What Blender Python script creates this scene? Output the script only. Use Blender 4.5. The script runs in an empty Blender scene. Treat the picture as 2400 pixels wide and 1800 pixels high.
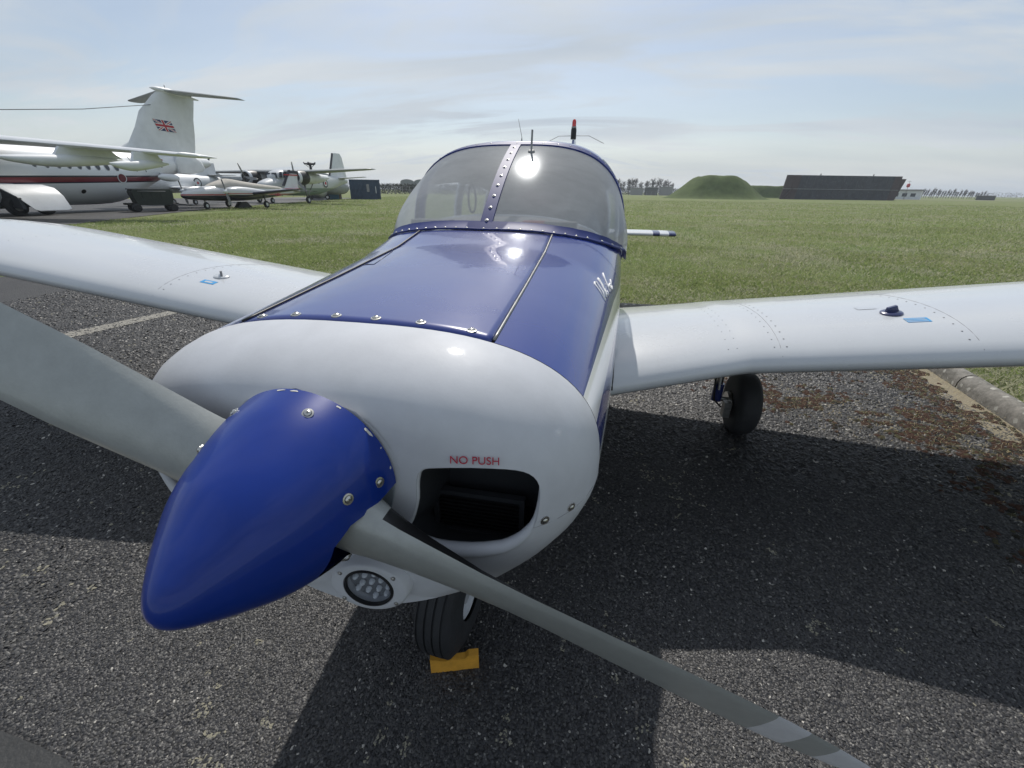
import bpy, bmesh, math, random
import numpy as np
from mathutils import Vector, Matrix, noise
R = math.radians
C = bpy.context.scene.collection
sc = bpy.context.scene
random.seed(7); rng = np.random.default_rng(7)

# ---------------------------------------------------------------- camera
CAMP = Vector((0.44198, -0.48107, 1.56719))
yaw, pitch, roll = -0.188216, 0.431826, 0.0125608
f_ = Vector((math.sin(yaw)*math.cos(pitch), math.cos(yaw)*math.cos(pitch), -math.sin(pitch)))
r_ = Vector((math.cos(yaw), -math.sin(yaw), 0)); u_ = r_.cross(f_)
r2 = r_*math.cos(roll) + u_*math.sin(roll); u2 = u_*math.cos(roll) - r_*math.sin(roll)
cd = bpy.data.cameras.new('camera'); cam = bpy.data.objects.new('camera', cd); C.objects.link(cam)
M = Matrix((r2, u2, -f_)).transposed().to_4x4(); M.translation = CAMP
cam.matrix_world = M
cd.sensor_width = 36; cd.lens = 36*984.323/2400; cd.clip_start = .02; cd.clip_end = 6000
sc.camera = cam
# ---------------------------------------------------------------- sky and sun
SUN = Vector((-0.17, 0.84, 1)).normalized()
w = bpy.data.worlds.new('World'); sc.world = w; w.use_nodes = True
nt = w.node_tree; nt.nodes.clear()
def wn(t, **k):
    n = nt.nodes.new(t)
    for a, b in k.items(): setattr(n, a, b)
    return n
out = wn('ShaderNodeOutputWorld'); bg = wn('ShaderNodeBackground'); sky = wn('ShaderNodeTexSky')
sky.sky_type = 'NISHITA'; sky.sun_disc = False
sky.sun_elevation = math.asin(SUN.z); sky.sun_rotation = math.atan2(SUN.x, SUN.y)
sky.air_density = 1.0; sky.dust_density = 1.2; sky.ozone_density = 1.5
tc = wn('ShaderNodeTexCoord')
# high thin cloud: noise on the direction projected on a flat cloud layer
sep = wn('ShaderNodeSeparateXYZ'); nt.links.new(tc.outputs['Generated'], sep.inputs[0])
ad = wn('ShaderNodeMath', operation='MAXIMUM'); nt.links.new(sep.outputs['Z'], ad.inputs[0]); ad.inputs[1].default_value = 0
ad2 = wn('ShaderNodeMath', operation='ADD'); nt.links.new(ad.outputs[0], ad2.inputs[0]); ad2.inputs[1].default_value = .16
dx = wn('ShaderNodeMath', operation='DIVIDE'); dy = wn('ShaderNodeMath', operation='DIVIDE')
nt.links.new(sep.outputs['X'], dx.inputs[0]); nt.links.new(ad2.outputs[0], dx.inputs[1])
nt.links.new(sep.outputs['Y'], dy.inputs[0]); nt.links.new(ad2.outputs[0], dy.inputs[1])
cmb = wn('ShaderNodeCombineXYZ'); nt.links.new(dx.outputs[0], cmb.inputs[0]); nt.links.new(dy.outputs[0], cmb.inputs[1])
mp = wn('ShaderNodeMapping'); nt.links.new(cmb.outputs[0], mp.inputs[0])
mp.inputs['Rotation'].default_value = (0, 0, R(-38)); mp.inputs['Scale'].default_value = (.55, 1.5, 1); mp.inputs['Location'].default_value = (3.1, 1.7, 0)
n1 = wn('ShaderNodeTexNoise'); n1.inputs['Scale'].default_value = 1.1; n1.inputs['Detail'].default_value = 12; n1.inputs['Roughness'].default_value = .6; n1.inputs['Distortion'].default_value = 1.1
nt.links.new(mp.outputs[0], n1.inputs['Vector'])
cr = wn('ShaderNodeValToRGB'); cr.color_ramp.elements[0].position = .44; cr.color_ramp.elements[0].color = (.36, .36, .36, 1)
cr.color_ramp.elements[1].position = .60; cr.color_ramp.elements[1].color = (.93, .93, .93, 1)
nt.links.new(n1.outputs['Fac'], cr.inputs[0])
n2 = wn('ShaderNodeTexNoise'); n2.inputs['Scale'].default_value = .8; n2.inputs['Detail'].default_value = 6
nt.links.new(mp.outputs[0], n2.inputs['Vector'])
cc = wn('ShaderNodeValToRGB'); cc.color_ramp.elements[0].position = .35; cc.color_ramp.elements[0].color = (5.0, 5.65, 6.4, 1)
cc.color_ramp.elements[1].position = .68; cc.color_ramp.elements[1].color = (6.7, 7.1, 7.4, 1)
nt.links.new(n2.outputs['Fac'], cc.inputs[0])
mx = wn('ShaderNodeMix', data_type='RGBA'); hz = wn('ShaderNodeMapRange'); nt.links.new(ad.outputs[0], hz.inputs[0]); hz.inputs[1].default_value = 0; hz.inputs[2].default_value = .16; hz.inputs[3].default_value = 1; hz.inputs[4].default_value = 0
hm = wn('ShaderNodeMath', operation='MAXIMUM'); nt.links.new(hz.outputs[0], hm.inputs[0]); nt.links.new(cr.outputs[0], hm.inputs[1])
nt.links.new(hm.outputs[0], mx.inputs[0])
nt.links.new(sky.outputs[0], mx.inputs[6]); nt.links.new(cc.outputs[0], mx.inputs[7])
nt.links.new(mx.outputs[2], bg.inputs['Color']); bg.inputs['Strength'].default_value = .095
nt.links.new(bg.outputs[0], out.inputs['Surface'])
sl = bpy.data.lights.new('sun', 'SUN'); sl.energy = 3.1; sl.angle = R(.53); sl.color = (1, .955, .89)
so = bpy.data.objects.new('sun', sl); C.objects.link(so); so.location = (0, 0, 50)
so.rotation_euler = SUN.to_track_quat('Z', 'Y').to_euler()
sc.view_settings.view_transform = 'Standard'; sc.view_settings.look = 'None'
sc.view_settings.exposure = 0.13; sc.view_settings.gamma = 1; sc.view_settings.use_curve_mapping = False

# ---------------------------------------------------------------- helpers
def meta(o, label=None, cat=None, group=None, kind=None):
    if label: o['label'] = label
    if cat: o['category'] = cat
    if group: o['group'] = group
    if kind: o['kind'] = kind
    return o
def empty(name, label, cat, loc=(0, 0, 0), rz=0, group=None):
    o = bpy.data.objects.new(name, None); C.objects.link(o); o.location = loc; o.rotation_euler = (0, 0, rz)
    return meta(o, label, cat, group)
def link(name, me, mats, parent=None, smooth=True, loc=None, rot=None):
    o = bpy.data.objects.new(name, me); C.objects.link(o)
    if mats is not None:
        for m in (mats if isinstance(mats, (list, tuple)) else [mats]): me.materials.append(m)
    if parent: o.parent = parent
    if loc: o.location = loc
    if rot: o.rotation_euler = rot
    if smooth and len(me.polygons): me.shade_smooth()
    return o
def auto(o, deg=35):
    me = o.data; me.shade_smooth()
    me.set_sharp_from_angle(angle=R(deg)); return o
class MB:
    """collects verts and faces; build() links them as one mesh"""
    def __init__(s): s.v = []; s.f = []; s.m = []
    def add(s, v, f, m=0):
        b = len(s.v); s.v += [tuple(p) for p in v]; s.f += [tuple(i+b for i in q) for q in f]; s.m += [m]*len(f); return s
    def box(s, lo, hi, m=0, mat=None):
        x0, y0, z0 = lo; x1, y1, z1 = hi
        v = [Vector(p) for p in ((x0,y0,z0),(x1,y0,z0),(x1,y1,z0),(x0,y1,z0),(x0,y0,z1),(x1,y0,z1),(x1,y1,z1),(x0,y1,z1))]
        if mat is not None: v = [mat @ p for p in v]
        return s.add(v, [(3,2,1,0),(4,5,6,7),(0,1,5,4),(1,2,6,5),(2,3,7,6),(3,0,4,7)], m)
    def tube(s, pts, rad, n=8, m=0, cap=True, closed=False):
        pts = [Vector(p) for p in pts]; rads = rad if isinstance(rad, (list, tuple)) else [rad]*len(pts)
        rings = []; up = None
        for i, p in enumerate(pts):
            if closed: d = pts[(i+1) % len(pts)] - pts[i-1]
            else: d = pts[min(i+1, len(pts)-1)] - pts[max(i-1, 0)]
            d.normalize()
            if up is None:
                up = Vector((0, 0, 1)) if abs(d.z) < .9 else Vector((1, 0, 0))
            a = d.cross(up).normalized(); b = a.cross(d).normalized(); up = b
            rings.append([p + (a*math.cos(t) + b*math.sin(t))*rads[i] for t in [2*math.pi*k/n for k in range(n)]])
        return s.rings(rings, m, cap=cap and not closed, closed=closed)
    def rings(s, rings, m=0, cap=False, closed=False, wrap=True, cap0=None, cap1=None):
        n = len(rings[0]); v = [p for r in rings for p in r]; f = []
        R_ = len(rings)
        for i in range(R_ if closed else R_-1):
            j = (i+1) % R_
            for k in range(n if wrap else n-1):
                k2 = (k+1) % n; f.append((i*n+k, i*n+k2, j*n+k2, j*n+k))
        if cap or cap0: f.append(tuple(range(n-1, -1, -1)))
        if cap or cap1: f.append(tuple((R_-1)*n + k for k in range(n)))
        return s.add(v, f, m)
    def lathe(s, prof, n=24, m=0, mat=None, cap=False):
        """prof: (r, h) revolved round local z"""
        rings = [[Vector((r*math.cos(2*math.pi*k/n), r*math.sin(2*math.pi*k/n), h)) for k in range(n)] for r, h in prof]
        if mat is not None: rings = [[mat @ p for p in r] for r in rings]
        return s.rings(rings, m, cap=cap)
    def prism(s, poly, axis, a, b, m=0, mat=None):
        """poly of 2D points extruded along axis 0/1/2 from a to b"""
        def P(p, t):
            q = [0, 0, 0]; o = [i for i in range(3) if i != axis]; q[o[0]] = p[0]; q[o[1]] = p[1]; q[axis] = t
            q = Vector(q); return mat @ q if mat is not None else q
        return s.rings([[P(p, a) for p in poly], [P(p, b) for p in poly]], m, cap=True)
    def build(s, name, mats, parent=None, smooth=True, angle=None, recalc=True, **k):
        me = bpy.data.meshes.new(name); me.from_pydata(s.v, [], s.f)
        if any(s.m): me.polygons.foreach_set('material_index', s.m)
        if recalc:
            bm = bmesh.new(); bm.from_mesh(me); bmesh.ops.recalc_face_normals(bm, faces=bm.faces); bm.to_mesh(me); bm.free()
        o = link(name, me, mats, parent, smooth, **k)
        if angle: auto(o, angle)
        return o
def boolean_cut(o, cutter):
    md = o.modifiers.new('cut', 'BOOLEAN'); md.operation = 'DIFFERENCE'; md.object = cutter; md.solver = 'EXACT'
    try: md.material_mode = 'TRANSFER'
    except Exception: pass
    dg = bpy.context.evaluated_depsgraph_get(); dg.update()
    me = bpy.data.meshes.new_from_object(o.evaluated_get(dg)); old = o.data
    o.modifiers.remove(md); o.data = me; me.name = old.name
    bpy.data.objects.remove(cutter)
    return o

# ---------------------------------------------------------------- materials
def mat(name, col, rough=.5, metal=0, coat=0, coat_r=.08, spec=.5, var=.0, vscale=4, bump=0, bscale=60, var_col=None, trans=0, alpha=None):
    m = bpy.data.materials.new(name); m.use_nodes = True; t = m.node_tree; b = t.nodes['Principled BSDF']
    b.inputs['Base Color'].default_value = (*col, 1); b.inputs['Roughness'].default_value = rough; b.inputs['Metallic'].default_value = metal
    b.inputs['Coat Weight'].default_value = coat; b.inputs['Coat Roughness'].default_value = coat_r; b.inputs['Specular IOR Level'].default_value = spec
    b.inputs['Transmission Weight'].default_value = trans
    tcn = t.nodes.new('ShaderNodeTexCoord')
    if var:
        n = t.nodes.new('ShaderNodeTexNoise'); n.inputs['Scale'].default_value = vscale; n.inputs['Detail'].default_value = 8; n.inputs['Roughness'].default_value = .62
        t.links.new(tcn.outputs['Object'], n.inputs['Vector'])
        r = t.nodes.new('ShaderNodeValToRGB'); r.color_ramp.elements[0].position = .35; r.color_ramp.elements[1].position = .7
        c2 = var_col or tuple(c*(1-var) for c in col)
        r.color_ramp.elements[0].color = (*col, 1); r.color_ramp.elements[1].color = (*c2, 1)
        t.links.new(n.outputs['Fac'], r.inputs[0]); t.links.new(r.outputs[0], b.inputs['Base Color'])
        rr = t.nodes.new('ShaderNodeMapRange'); rr.inputs['To Min'].default_value = max(0, rough-.06); rr.inputs['To Max'].default_value = min(1, rough+.1)
        t.links.new(n.outputs['Fac'], rr.inputs[0]); t.links.new(rr.outputs[0], b.inputs['Roughness'])
    if bump:
        n = t.nodes.new('ShaderNodeTexNoise'); n.inputs['Scale'].default_value = bscale; n.inputs['Detail'].default_value = 4
        t.links.new(tcn.outputs['Object'], n.inputs['Vector'])
        bp = t.nodes.new('ShaderNodeBump'); bp.inputs['Strength'].default_value = bump; bp.inputs['Distance'].default_value = .01
        t.links.new(n.outputs['Fac'], bp.inputs['Height']); t.links.new(bp.outputs[0], b.inputs['Normal'])
        if coat: t.links.new(bp.outputs[0], b.inputs['Coat Normal'])
    return m
WHITE = mat('white_paint', (.57, .59, .61), .22, coat=.5, coat_r=.05, var=.07, vscale=3, bump=.05, bscale=5)
BOWLW = mat('satin_white_paint', (.56, .575, .605), .5, spec=.2, coat=.18, coat_r=.08, var=.12, vscale=9, bump=.02, bscale=160)
BLUE = mat('blue_paint', (.013, .034, .22), .26, coat=.8, coat_r=.05, spec=.4, var=.12, vscale=3, bump=.22, bscale=3.2)
STRIPB = mat('strip_blue_paint', (.016, .03, .15), .5, spec=.2)
SPINB = mat('spinner_blue_paint', (.005, .030, .23), .35, spec=.2, coat=.4, coat_r=.04, var=.15, vscale=8, bump=.05, bscale=9)
DKBLUE = mat('dark_blue_paint', (.015, .025, .11), .3, coat=.6)
GREYM = mat('grey_blade_paint', (.22, .23, .215), .36, metal=.25, var=.12, vscale=9, bump=.05, bscale=200)
BLACK = mat('black_paint', (.01, .01, .011), .45)
MATTBLACK = mat('dark_metal', (.03, .033, .038), .6, bump=.1)
STEEL = mat('bright_steel', (.62, .61, .58), .28, metal=1, var=.25, vscale=60)
DULLM = mat('dull_metal', (.30, .30, .29), .42, metal=.9, var=.4, vscale=30)
RUBBER = mat('tyre_rubber', (.016, .017, .019), .72, var=-.5, vscale=14, bump=.2, bscale=90)
YELLOW = mat('yellow_plywood', (.72, .36, .045), .6, var=.25, vscale=25)
STICKER = mat('blue_sticker', (.03, .30, .62), .4)
DGREY = mat('dark_grey_trim', (.09, .095, .10), .7)
MGREY = mat('grey_trim', (.3, .3, .31), .7, var=.2)
LIN = mat('cabin_lining', (.62, .62, .60), .85, var=.15)
RED = mat('red_paint', (.45, .02, .03), .4, coat=.4)
LETRED = mat('red_lettering', (.42, .02, .05), .5)
def glass_mat(name, tint, haze, rough, hazecol=(.6, .63, .66)):
    m = bpy.data.materials.new(name); m.use_nodes = True; t = m.node_tree; t.nodes.clear()
    o = t.nodes.new('ShaderNodeOutputMaterial'); tr = t.nodes.new('ShaderNodeBsdfTransparent'); tr.inputs[0].default_value = (*tint, 1)
    g = t.nodes.new('ShaderNodeBsdfGlossy'); g.inputs['Roughness'].default_value = rough; g.inputs[0].default_value = (.38, .40, .42, 1)
    d = t.nodes.new('ShaderNodeBsdfDiffuse'); d.inputs[0].default_value = (*hazecol, 1)
    tl = t.nodes.new('ShaderNodeBsdfTranslucent'); tl.inputs[0].default_value = (*hazecol, 1)
    dm = t.nodes.new('ShaderNodeMixShader'); dm.inputs[0].default_value = .5; t.links.new(d.outputs[0], dm.inputs[1]); t.links.new(tl.outputs[0], dm.inputs[2])
    fr = t.nodes.new('ShaderNodeFresnel'); ge = t.nodes.new('ShaderNodeNewGeometry'); io = t.nodes.new('ShaderNodeMapRange'); io.inputs[3].default_value = 1.5; io.inputs[4].default_value = 1/1.5; t.links.new(ge.outputs['Backfacing'], io.inputs[0]); t.links.new(io.outputs[0], fr.inputs[0])
    ma = t.nodes.new('ShaderNodeMath'); ma.operation = 'MULTIPLY_ADD'; ma.inputs[1].default_value = 1.1; ma.inputs[2].default_value = .02 if haze < .2 else .06
    t.links.new(fr.outputs[0], ma.inputs[0])
    m1 = t.nodes.new('ShaderNodeMixShader'); t.links.new(ma.outputs[0], m1.inputs[0]); t.links.new(tr.outputs[0], m1.inputs[1]); t.links.new(g.outputs[0], m1.inputs[2])
    tcn = t.nodes.new('ShaderNodeTexCoord'); mpp = t.nodes.new('ShaderNodeMapping'); mpp.inputs['Scale'].default_value = (1.5, 2.5, 2.5)
    n = t.nodes.new('ShaderNodeTexNoise'); n.inputs['Scale'].default_value = 2.2; n.inputs['Detail'].default_value = 8; n.inputs['Roughness'].default_value = .7
    t.links.new(tcn.outputs['Object'], mpp.inputs[0]); t.links.new(mpp.outputs[0], n.inputs['Vector'])
    mr = t.nodes.new('ShaderNodeMapRange'); mr.inputs[1].default_value = .3; mr.inputs[2].default_value = .75; mr.inputs[3].default_value = haze*.85; mr.inputs[4].default_value = haze*1.2
    t.links.new(n.outputs['Fac'], mr.inputs[0])
    m2 = t.nodes.new('ShaderNodeMixShader'); t.links.new(mr.outputs[0], m2.inputs[0]); t.links.new(m1.outputs[0], m2.inputs[1]); t.links.new(dm.outputs[0], m2.inputs[2])
    t.links.new(m2.outputs[0], o.inputs[0])
    return m
SCREEN = glass_mat('windscreen_acrylic', (.95, .965, .98), .42, .14, (.95, .97, .98))  # milky acrylic; its diffuse haze also stands in for reflected sky
SIDEGL = glass_mat('side_window_acrylic', (.85, .88, .9), .05, .05)

def side_paint(name, base, lines, coat=.6, rough=.2, axis='Z', bump=.06):
    """base paint with painted bands: lines = [(z0, z1, colour)], constant height bands with slightly worn edge"""
    m = mat(name, base, rough, coat=coat, coat_r=.04, bump=bump, bscale=5); t = m.node_tree; b = t.nodes['Principled BSDF']
    tcn = t.nodes.new('ShaderNodeTexCoord'); s = t.nodes.new('ShaderNodeSeparateXYZ'); t.links.new(tcn.outputs['Object'], s.inputs[0])
    zz = s.outputs[axis]; prev = None
    for (z0, z1, slope, col) in lines:
        k = t.nodes.new('ShaderNodeMath'); k.operation = 'MULTIPLY_ADD'; t.links.new(s.outputs['Y'], k.inputs[0]); k.inputs[1].default_value = -slope; t.links.new(zz, k.inputs[2])
        a = t.nodes.new('ShaderNodeMath'); a.operation = 'GREATER_THAN'; t.links.new(k.outputs[0], a.inputs[0]); a.inputs[1].default_value = z0
        c = t.nodes.new('ShaderNodeMath'); c.operation = 'LESS_THAN'; t.links.new(k.outputs[0], c.inputs[0]); c.inputs[1].default_value = z1
        q = t.nodes.new('ShaderNodeMath'); q.operation = 'MULTIPLY'; t.links.new(a.outputs[0], q.inputs[0]); t.links.new(c.outputs[0], q.inputs[1])
        mxn = t.nodes.new('ShaderNodeMix'); mxn.data_type = 'RGBA'; t.links.new(q.outputs[0], mxn.inputs[0]); mxn.inputs[7].default_value = (*col, 1)
        if prev is None: mxn.inputs[6].default_value = (*base, 1)
        else: t.links.new(prev, mxn.inputs[6])
        prev = mxn.outputs[2]
    if prev: t.links.new(prev, b.inputs['Base Color'])
    return m
CB = (.013, .034, .22)
SIDE = side_paint('fuselage_side_paint', (.70, .71, .72), [(1.215, 3, .012, CB), (1.10, 1.165, 0, CB), (1.01, 1.028, 0, (.02, .02, .03)), (.97, .98, 0, (.02, .02, .03))])

# ---------------------------------------------------------------- ground
def ground_mats():
    def base(name):
        m = bpy.data.materials.new(name); m.use_nodes = True; t = m.node_tree; return m, t, t.nodes['Principled BSDF'], t.nodes.new('ShaderNodeTexCoord')
    def N(t, typ, **k):
        n = t.nodes.new(typ)
        for a, b in k.items(): n.inputs[a].default_value = b
        return n
    def ramp(t, src, els):
        r = t.nodes.new('ShaderNodeValToRGB'); e = r.color_ramp.elements
        while len(e) < len(els): e.new(.5)
        for x, (p, c) in zip(e, els): x.position = p; x.color = (*c, 1)
        t.links.new(src, r.inputs[0]); return r
    def mixc(t, fac, a, b, mode='MIX'):
        n = t.nodes.new('ShaderNodeMix'); n.data_type = 'RGBA'; n.blend_type = mode
        for s, i in ((fac, 0), (a, 6), (b, 7)):
            if isinstance(s, (int, float)): n.inputs[i].default_value = s
            elif isinstance(s, tuple): n.inputs[i].default_value = (*s, 1)
            else: t.links.new(s, n.inputs[i])
        return n.outputs[2]
    # asphalt
    m, t, b, tcn = base('asphalt'); P = tcn.outputs['Object']
    v = N(t, 'ShaderNodeTexVoronoi', Scale=95.); v.inputs['Randomness'].default_value = 1; t.links.new(P, v.inputs['Vector'])
    r1 = ramp(t, v.outputs['Color'], [(.2, (.026, .026, .028)), (.62, (.045, .044, .044)), (.86, (.078, .076, .072)), (1., (.14, .135, .125))])
    nl = N(t, 'ShaderNodeTexNoise', Scale=1.3, Detail=7.); t.links.new(P, nl.inputs['Vector'])
    r2_ = ramp(t, nl.outputs['Fac'], [(.35, (.75, .75, .78)), (.68, (1.2, 1.18, 1.12))])
    c = mixc(t, 1., r1.outputs[0], r2_.outputs[0], 'MULTIPLY')
    # lichen specks
    v2 = N(t, 'ShaderNodeTexNoise', Scale=9., Detail=9., Roughness=.7); t.links.new(P, v2.inputs['Vector'])
    r3 = ramp(t, v2.outputs['Fac'], [(.70, (0, 0, 0)), (.74, (1, 1, 1))])
    c = mixc(t, r3.outputs[0], c, (.27, .25, .20))
    edge = ramp(t, v.outputs['Distance'], [(.0, (1, 1, 1)), (.75, (.35, .35, .35))])
    c = mixc(t, .8, c, edge.outputs[0], 'MULTIPLY')
    t.links.new(c, b.inputs['Base Color']); b.inputs['Roughness'].default_value = .62
    bp = N(t, 'ShaderNodeBump', Strength=.9, Distance=.006); bp.invert = True; t.links.new(v.outputs['Distance'], bp.inputs['Height']); t.links.new(bp.outputs[0], b.inputs['Normal'])
    A = m
    # field grass
    m, t, b, tcn = base('grass_ground'); P = tcn.outputs['Object']
    n1 = N(t, 'ShaderNodeTexNoise', Scale=.35, Detail=8., Roughness=.6); t.links.new(P, n1.inputs['Vector'])
    n2 = N(t, 'ShaderNodeTexNoise', Scale=9., Detail=8., Roughness=.75); t.links.new(P, n2.inputs['Vector'])
    ra = ramp(t, n1.outputs['Fac'], [(.34, (.155, .205, .07)), (.5, (.19, .22, .095)), (.62, (.22, .22, .13)), (.75, (.26, .24, .16))])
    rb = ramp(t, n2.outputs['Fac'], [(.3, (.65, .68, .62)), (.55, (1, 1, 1)), (.72, (1.45, 1.4, 1.3))])
    c = mixc(t, 1., ra.outputs[0], rb.outputs[0], 'MULTIPLY')
    t.links.new(c, b.inputs['Base Color']); b.inputs['Roughness'].default_value = .95; b.inputs['Specular IOR Level'].default_value = .1
    bp = N(t, 'ShaderNodeBump', Strength=.9, Distance=.08); t.links.new(n2.outputs['Fac'], bp.inputs['Height']); t.links.new(bp.outputs[0], b.inputs['Normal'])
    G = m
    # stone kerb with lichen
    m, t, b, tcn = base('kerb_stone'); P = tcn.outputs['Object']
    n1 = N(t, 'ShaderNodeTexNoise', Scale=14., Detail=9., Roughness=.7); t.links.new(P, n1.inputs['Vector'])
    ra = ramp(t, n1.outputs['Fac'], [(.3, (.10, .095, .08)), (.5, (.20, .19, .17)), (.7, (.3, .28, .25))])
    vo = N(t, 'ShaderNodeTexVoronoi', Scale=13.); t.links.new(P, vo.inputs['Vector'])
    nd = N(t, 'ShaderNodeTexNoise', Scale=40., Detail=5.); t.links.new(P, nd.inputs['Vector'])
    k = t.nodes.new('ShaderNodeMath'); k.operation = 'MULTIPLY_ADD'; t.links.new(nd.outputs['Fac'], k.inputs[0]); k.inputs[1].default_value = .4; t.links.new(vo.outputs['Distance'], k.inputs[2])
    rl = ramp(t, k.outputs[0], [(.42, (1, 1, 1)), (.50, (0, 0, 0))])
    c = mixc(t, rl.outputs[0], ra.outputs[0], (.42, .41, .37))
    t.links.new(c, b.inputs['Base Color']); b.inputs['Roughness'].default_value = .9
    bp = N(t, 'ShaderNodeBump', Strength=.6, Distance=.01); t.links.new(n1.outputs['Fac'], bp.inputs['Height']); t.links.new(bp.outputs[0], b.inputs['Normal'])
    K = m
    return A, G, K
ASPH, GRASSG, KERB = ground_mats()
CONC = mat('old_concrete', (.33, .30, .25), .85, var=.35, vscale=30, bump=.5, bscale=120)
SEAL = mat('bitumen_seal', (.035, .035, .034), .5, var=.3, vscale=20, bump=.3, bscale=80)
LINE = mat('worn_line_paint', (.36, .34, .29), .8, var=.55, vscale=45, var_col=(.10, .095, .085), bump=.5, bscale=90)

def sheet(name, poly, z, m, kind='structure', label=None, cat=None):
    me = bpy.data.meshes.new(name); me.from_pydata([(x, y, z) for x, y in poly], [], [tuple(range(len(poly)))])
    return meta(link(name, me, m, smooth=False), label, cat, kind=kind)
# field: one sheet to the horizon
sheet('grass_field', [(-2500, -60), (3200, -60), (3200, 4000), (-2500, 4000)], -.02, GRASSG)
# near apron with its curved kerb at the back right corner
KL = [(2.9, -14), (3.18, -4), (3.45, 1), (3.62, 2.83), (3.76, 3.96), (3.80, 4.5), (3.72, 4.95), (3.45, 5.3), (3.0, 5.48), (2.0, 5.55), (-4, 5.45), (-12, 5.5), (-40, 5.6)]
sheet('apron', KL + [(-40, -14)], 0, ASPH)
# taxiway behind on the left, where the old aircraft stand
sheet('taxiway', [(-20.1, 11.3), (-24.0, 18.4), (-29.2, 29.0), (-35.8, 49.7), (-43, 75), (-52, 80), (-60, 52), (-60, 11.3)], .0, ASPH)
sheet('painted_line', [(-5.75, 2.75), (-5.33, 2.92-.1), (-5.02, 4.35), (-5.0, 5.3), (-5.18, 5.3), (-5.25, 4.3), (-5.55, 3.1), (-5.9, 2.8)], .004, LINE)
sheet('bitumen_strip', [(-2.6, .12), (-1.9, .03), (-1.55, -.01), (-1.3, -.055), (-1.09, -.065), (-.98, -.075), (-.88, -.10), (-.78, -.2), (-.7, -.6), (-1.0, -.6), (-1.07, -.16), (-1.2, -.125), (-1.5, -.09), (-1.9, -.05), (-2.6, .04)], .004, SEAL)
sheet('concrete_patch', [(-2.6, .04), (-1.9, -.05), (-1.5, -.09), (-1.2, -.125), (-1.07, -.16), (-1.0, -.6), (-2.6, -.6)], .004, CONC)
# kerb stones, each its own piece
def kerb():
    k = empty('stone_kerb', 'weathered stone kerb blotched with pale lichen along the apron edge', 'kerb', (3.7, 3.4, 0))
    pts = [Vector((x, y, 0)) for x, y in KL[1:11]]
    fine = []
    for a, b in zip(pts, pts[1:]):
        n = max(1, int((b-a).length/.1)); fine += [a.lerp(b, i/n) for i in range(n)]
    for _ in range(12):
        fine = [fine[0]] + [(fine[i-1]+fine[i]*2+fine[i+1])/4 for i in range(1, len(fine)-1)] + [fine[-1]]
    prof = [(-.0, -.05), (.0, .05), (.012, .09), (.04, .118), (.075, .128), (.12, .125), (.15, .10), (.155, .04), (.155, -.05)]
    step = 9; i = 0; s0 = 4
    i = s0
    idx = [0] + list(range(s0, len(fine)-1, step))
    for a, b in zip(idx, idx[1:]):
        seg = fine[a:b+1]
        rings = []
        for j, p in enumerate(seg):
            g = a+j; d = (fine[min(g+1, len(fine)-1)]-fine[max(g-1, 0)]).normalized(); nrm = Vector((d.y, -d.x, 0))
            q = p.copy()
            if j == 0: q = p + d*.008
            if j == len(seg)-1: q = p - d*.008
            rings.append([q + nrm*(x + .006*noise.noise(Vector((g*.7, kk, 3.)))) + Vector((0, 0, z + .006*noise.noise(Vector((g*.5, kk*.6, 9.))))) for kk, (x, z) in enumerate(prof)])
        o = MB().rings(rings, cap=True).build('kerbstone', KERB, k, angle=50); o.matrix_parent_inverse = Matrix.Translation(-Vector(k.location))
kerb()

# ================================================================ the blue and white aircraft
AC = empty('light_aircraft', 'white and blue low wing single engine aircraft parked nose on to the viewer', 'light aircraft')
def lerp_tab(tab, y):
    if y <= tab[0][0]: return tab[0][1:]
    for a, b in zip(tab, tab[1:]):
        if y <= b[0]:
            t = (y-a[0])/(b[0]-a[0]); return tuple(p+(q-p)*t for p, q in zip(a[1:], b[1:]))
    return tab[-1][1:]
# Y: half width, top, bottom, height of greatest width, exponent top, exponent bottom
BODY = [(.235, .484, 1.332, .702, 1.055, 2.8, 1.6), (.6, .515, 1.358, .62, 1.04, 2.9, 2.3), (1.0, .54, 1.39, .55, 1.06, 3.0, 3.0), (1.224, .552, 1.428, .50, 1.10, 3.0, 3.2),
        (1.9, .568, 1.55, .42, 1.22, 3.0, 3.6), (3.0, .56, 1.6, .42, 1.22, 3.0, 3.4), (4.2, .36, 1.42, .62, 1.15, 2.6, 2.6), (5.4, .18, 1.28, .86, 1.1, 2.2, 2.2), (6.75, .03, 1.16, 1.0, 1.08, 2, 2)]
def sgp(v, p): return math.copysign(abs(v)**p, v)
def bpt(y, t, off=0):
    w_, zt, zb, zm, n_t, n_b = lerp_tab(BODY, y)
    c, s = math.cos(t), math.sin(t); n_ = n_t if s >= 0 else n_b
    return Vector(((w_+off)*sgp(c, 2/n_), y, zm + (zt-zm+off if s >= 0 else zm-zb+off)*sgp(s, 2/n_)))
def body_patch(name, y0, y1, t0, t1, m, off=0, ny=16, nt_=24, parent=AC):
    rings = [[bpt(y0+(y1-y0)*i/ny, t0+(t1-t0)*k/nt_, off) for k in range(nt_+1)] for i in range(ny+1)]
    return MB().rings(rings, wrap=False).build(name, m, parent)
def t_at_x(y, x):
    w_, zt, zb, zm, n_t, n_b = lerp_tab(BODY, y); return math.acos(min(1, abs(x)/w_)**(n_t/2))
HX = .268
th = t_at_x(.235, HX); YB = 1.222
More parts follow.
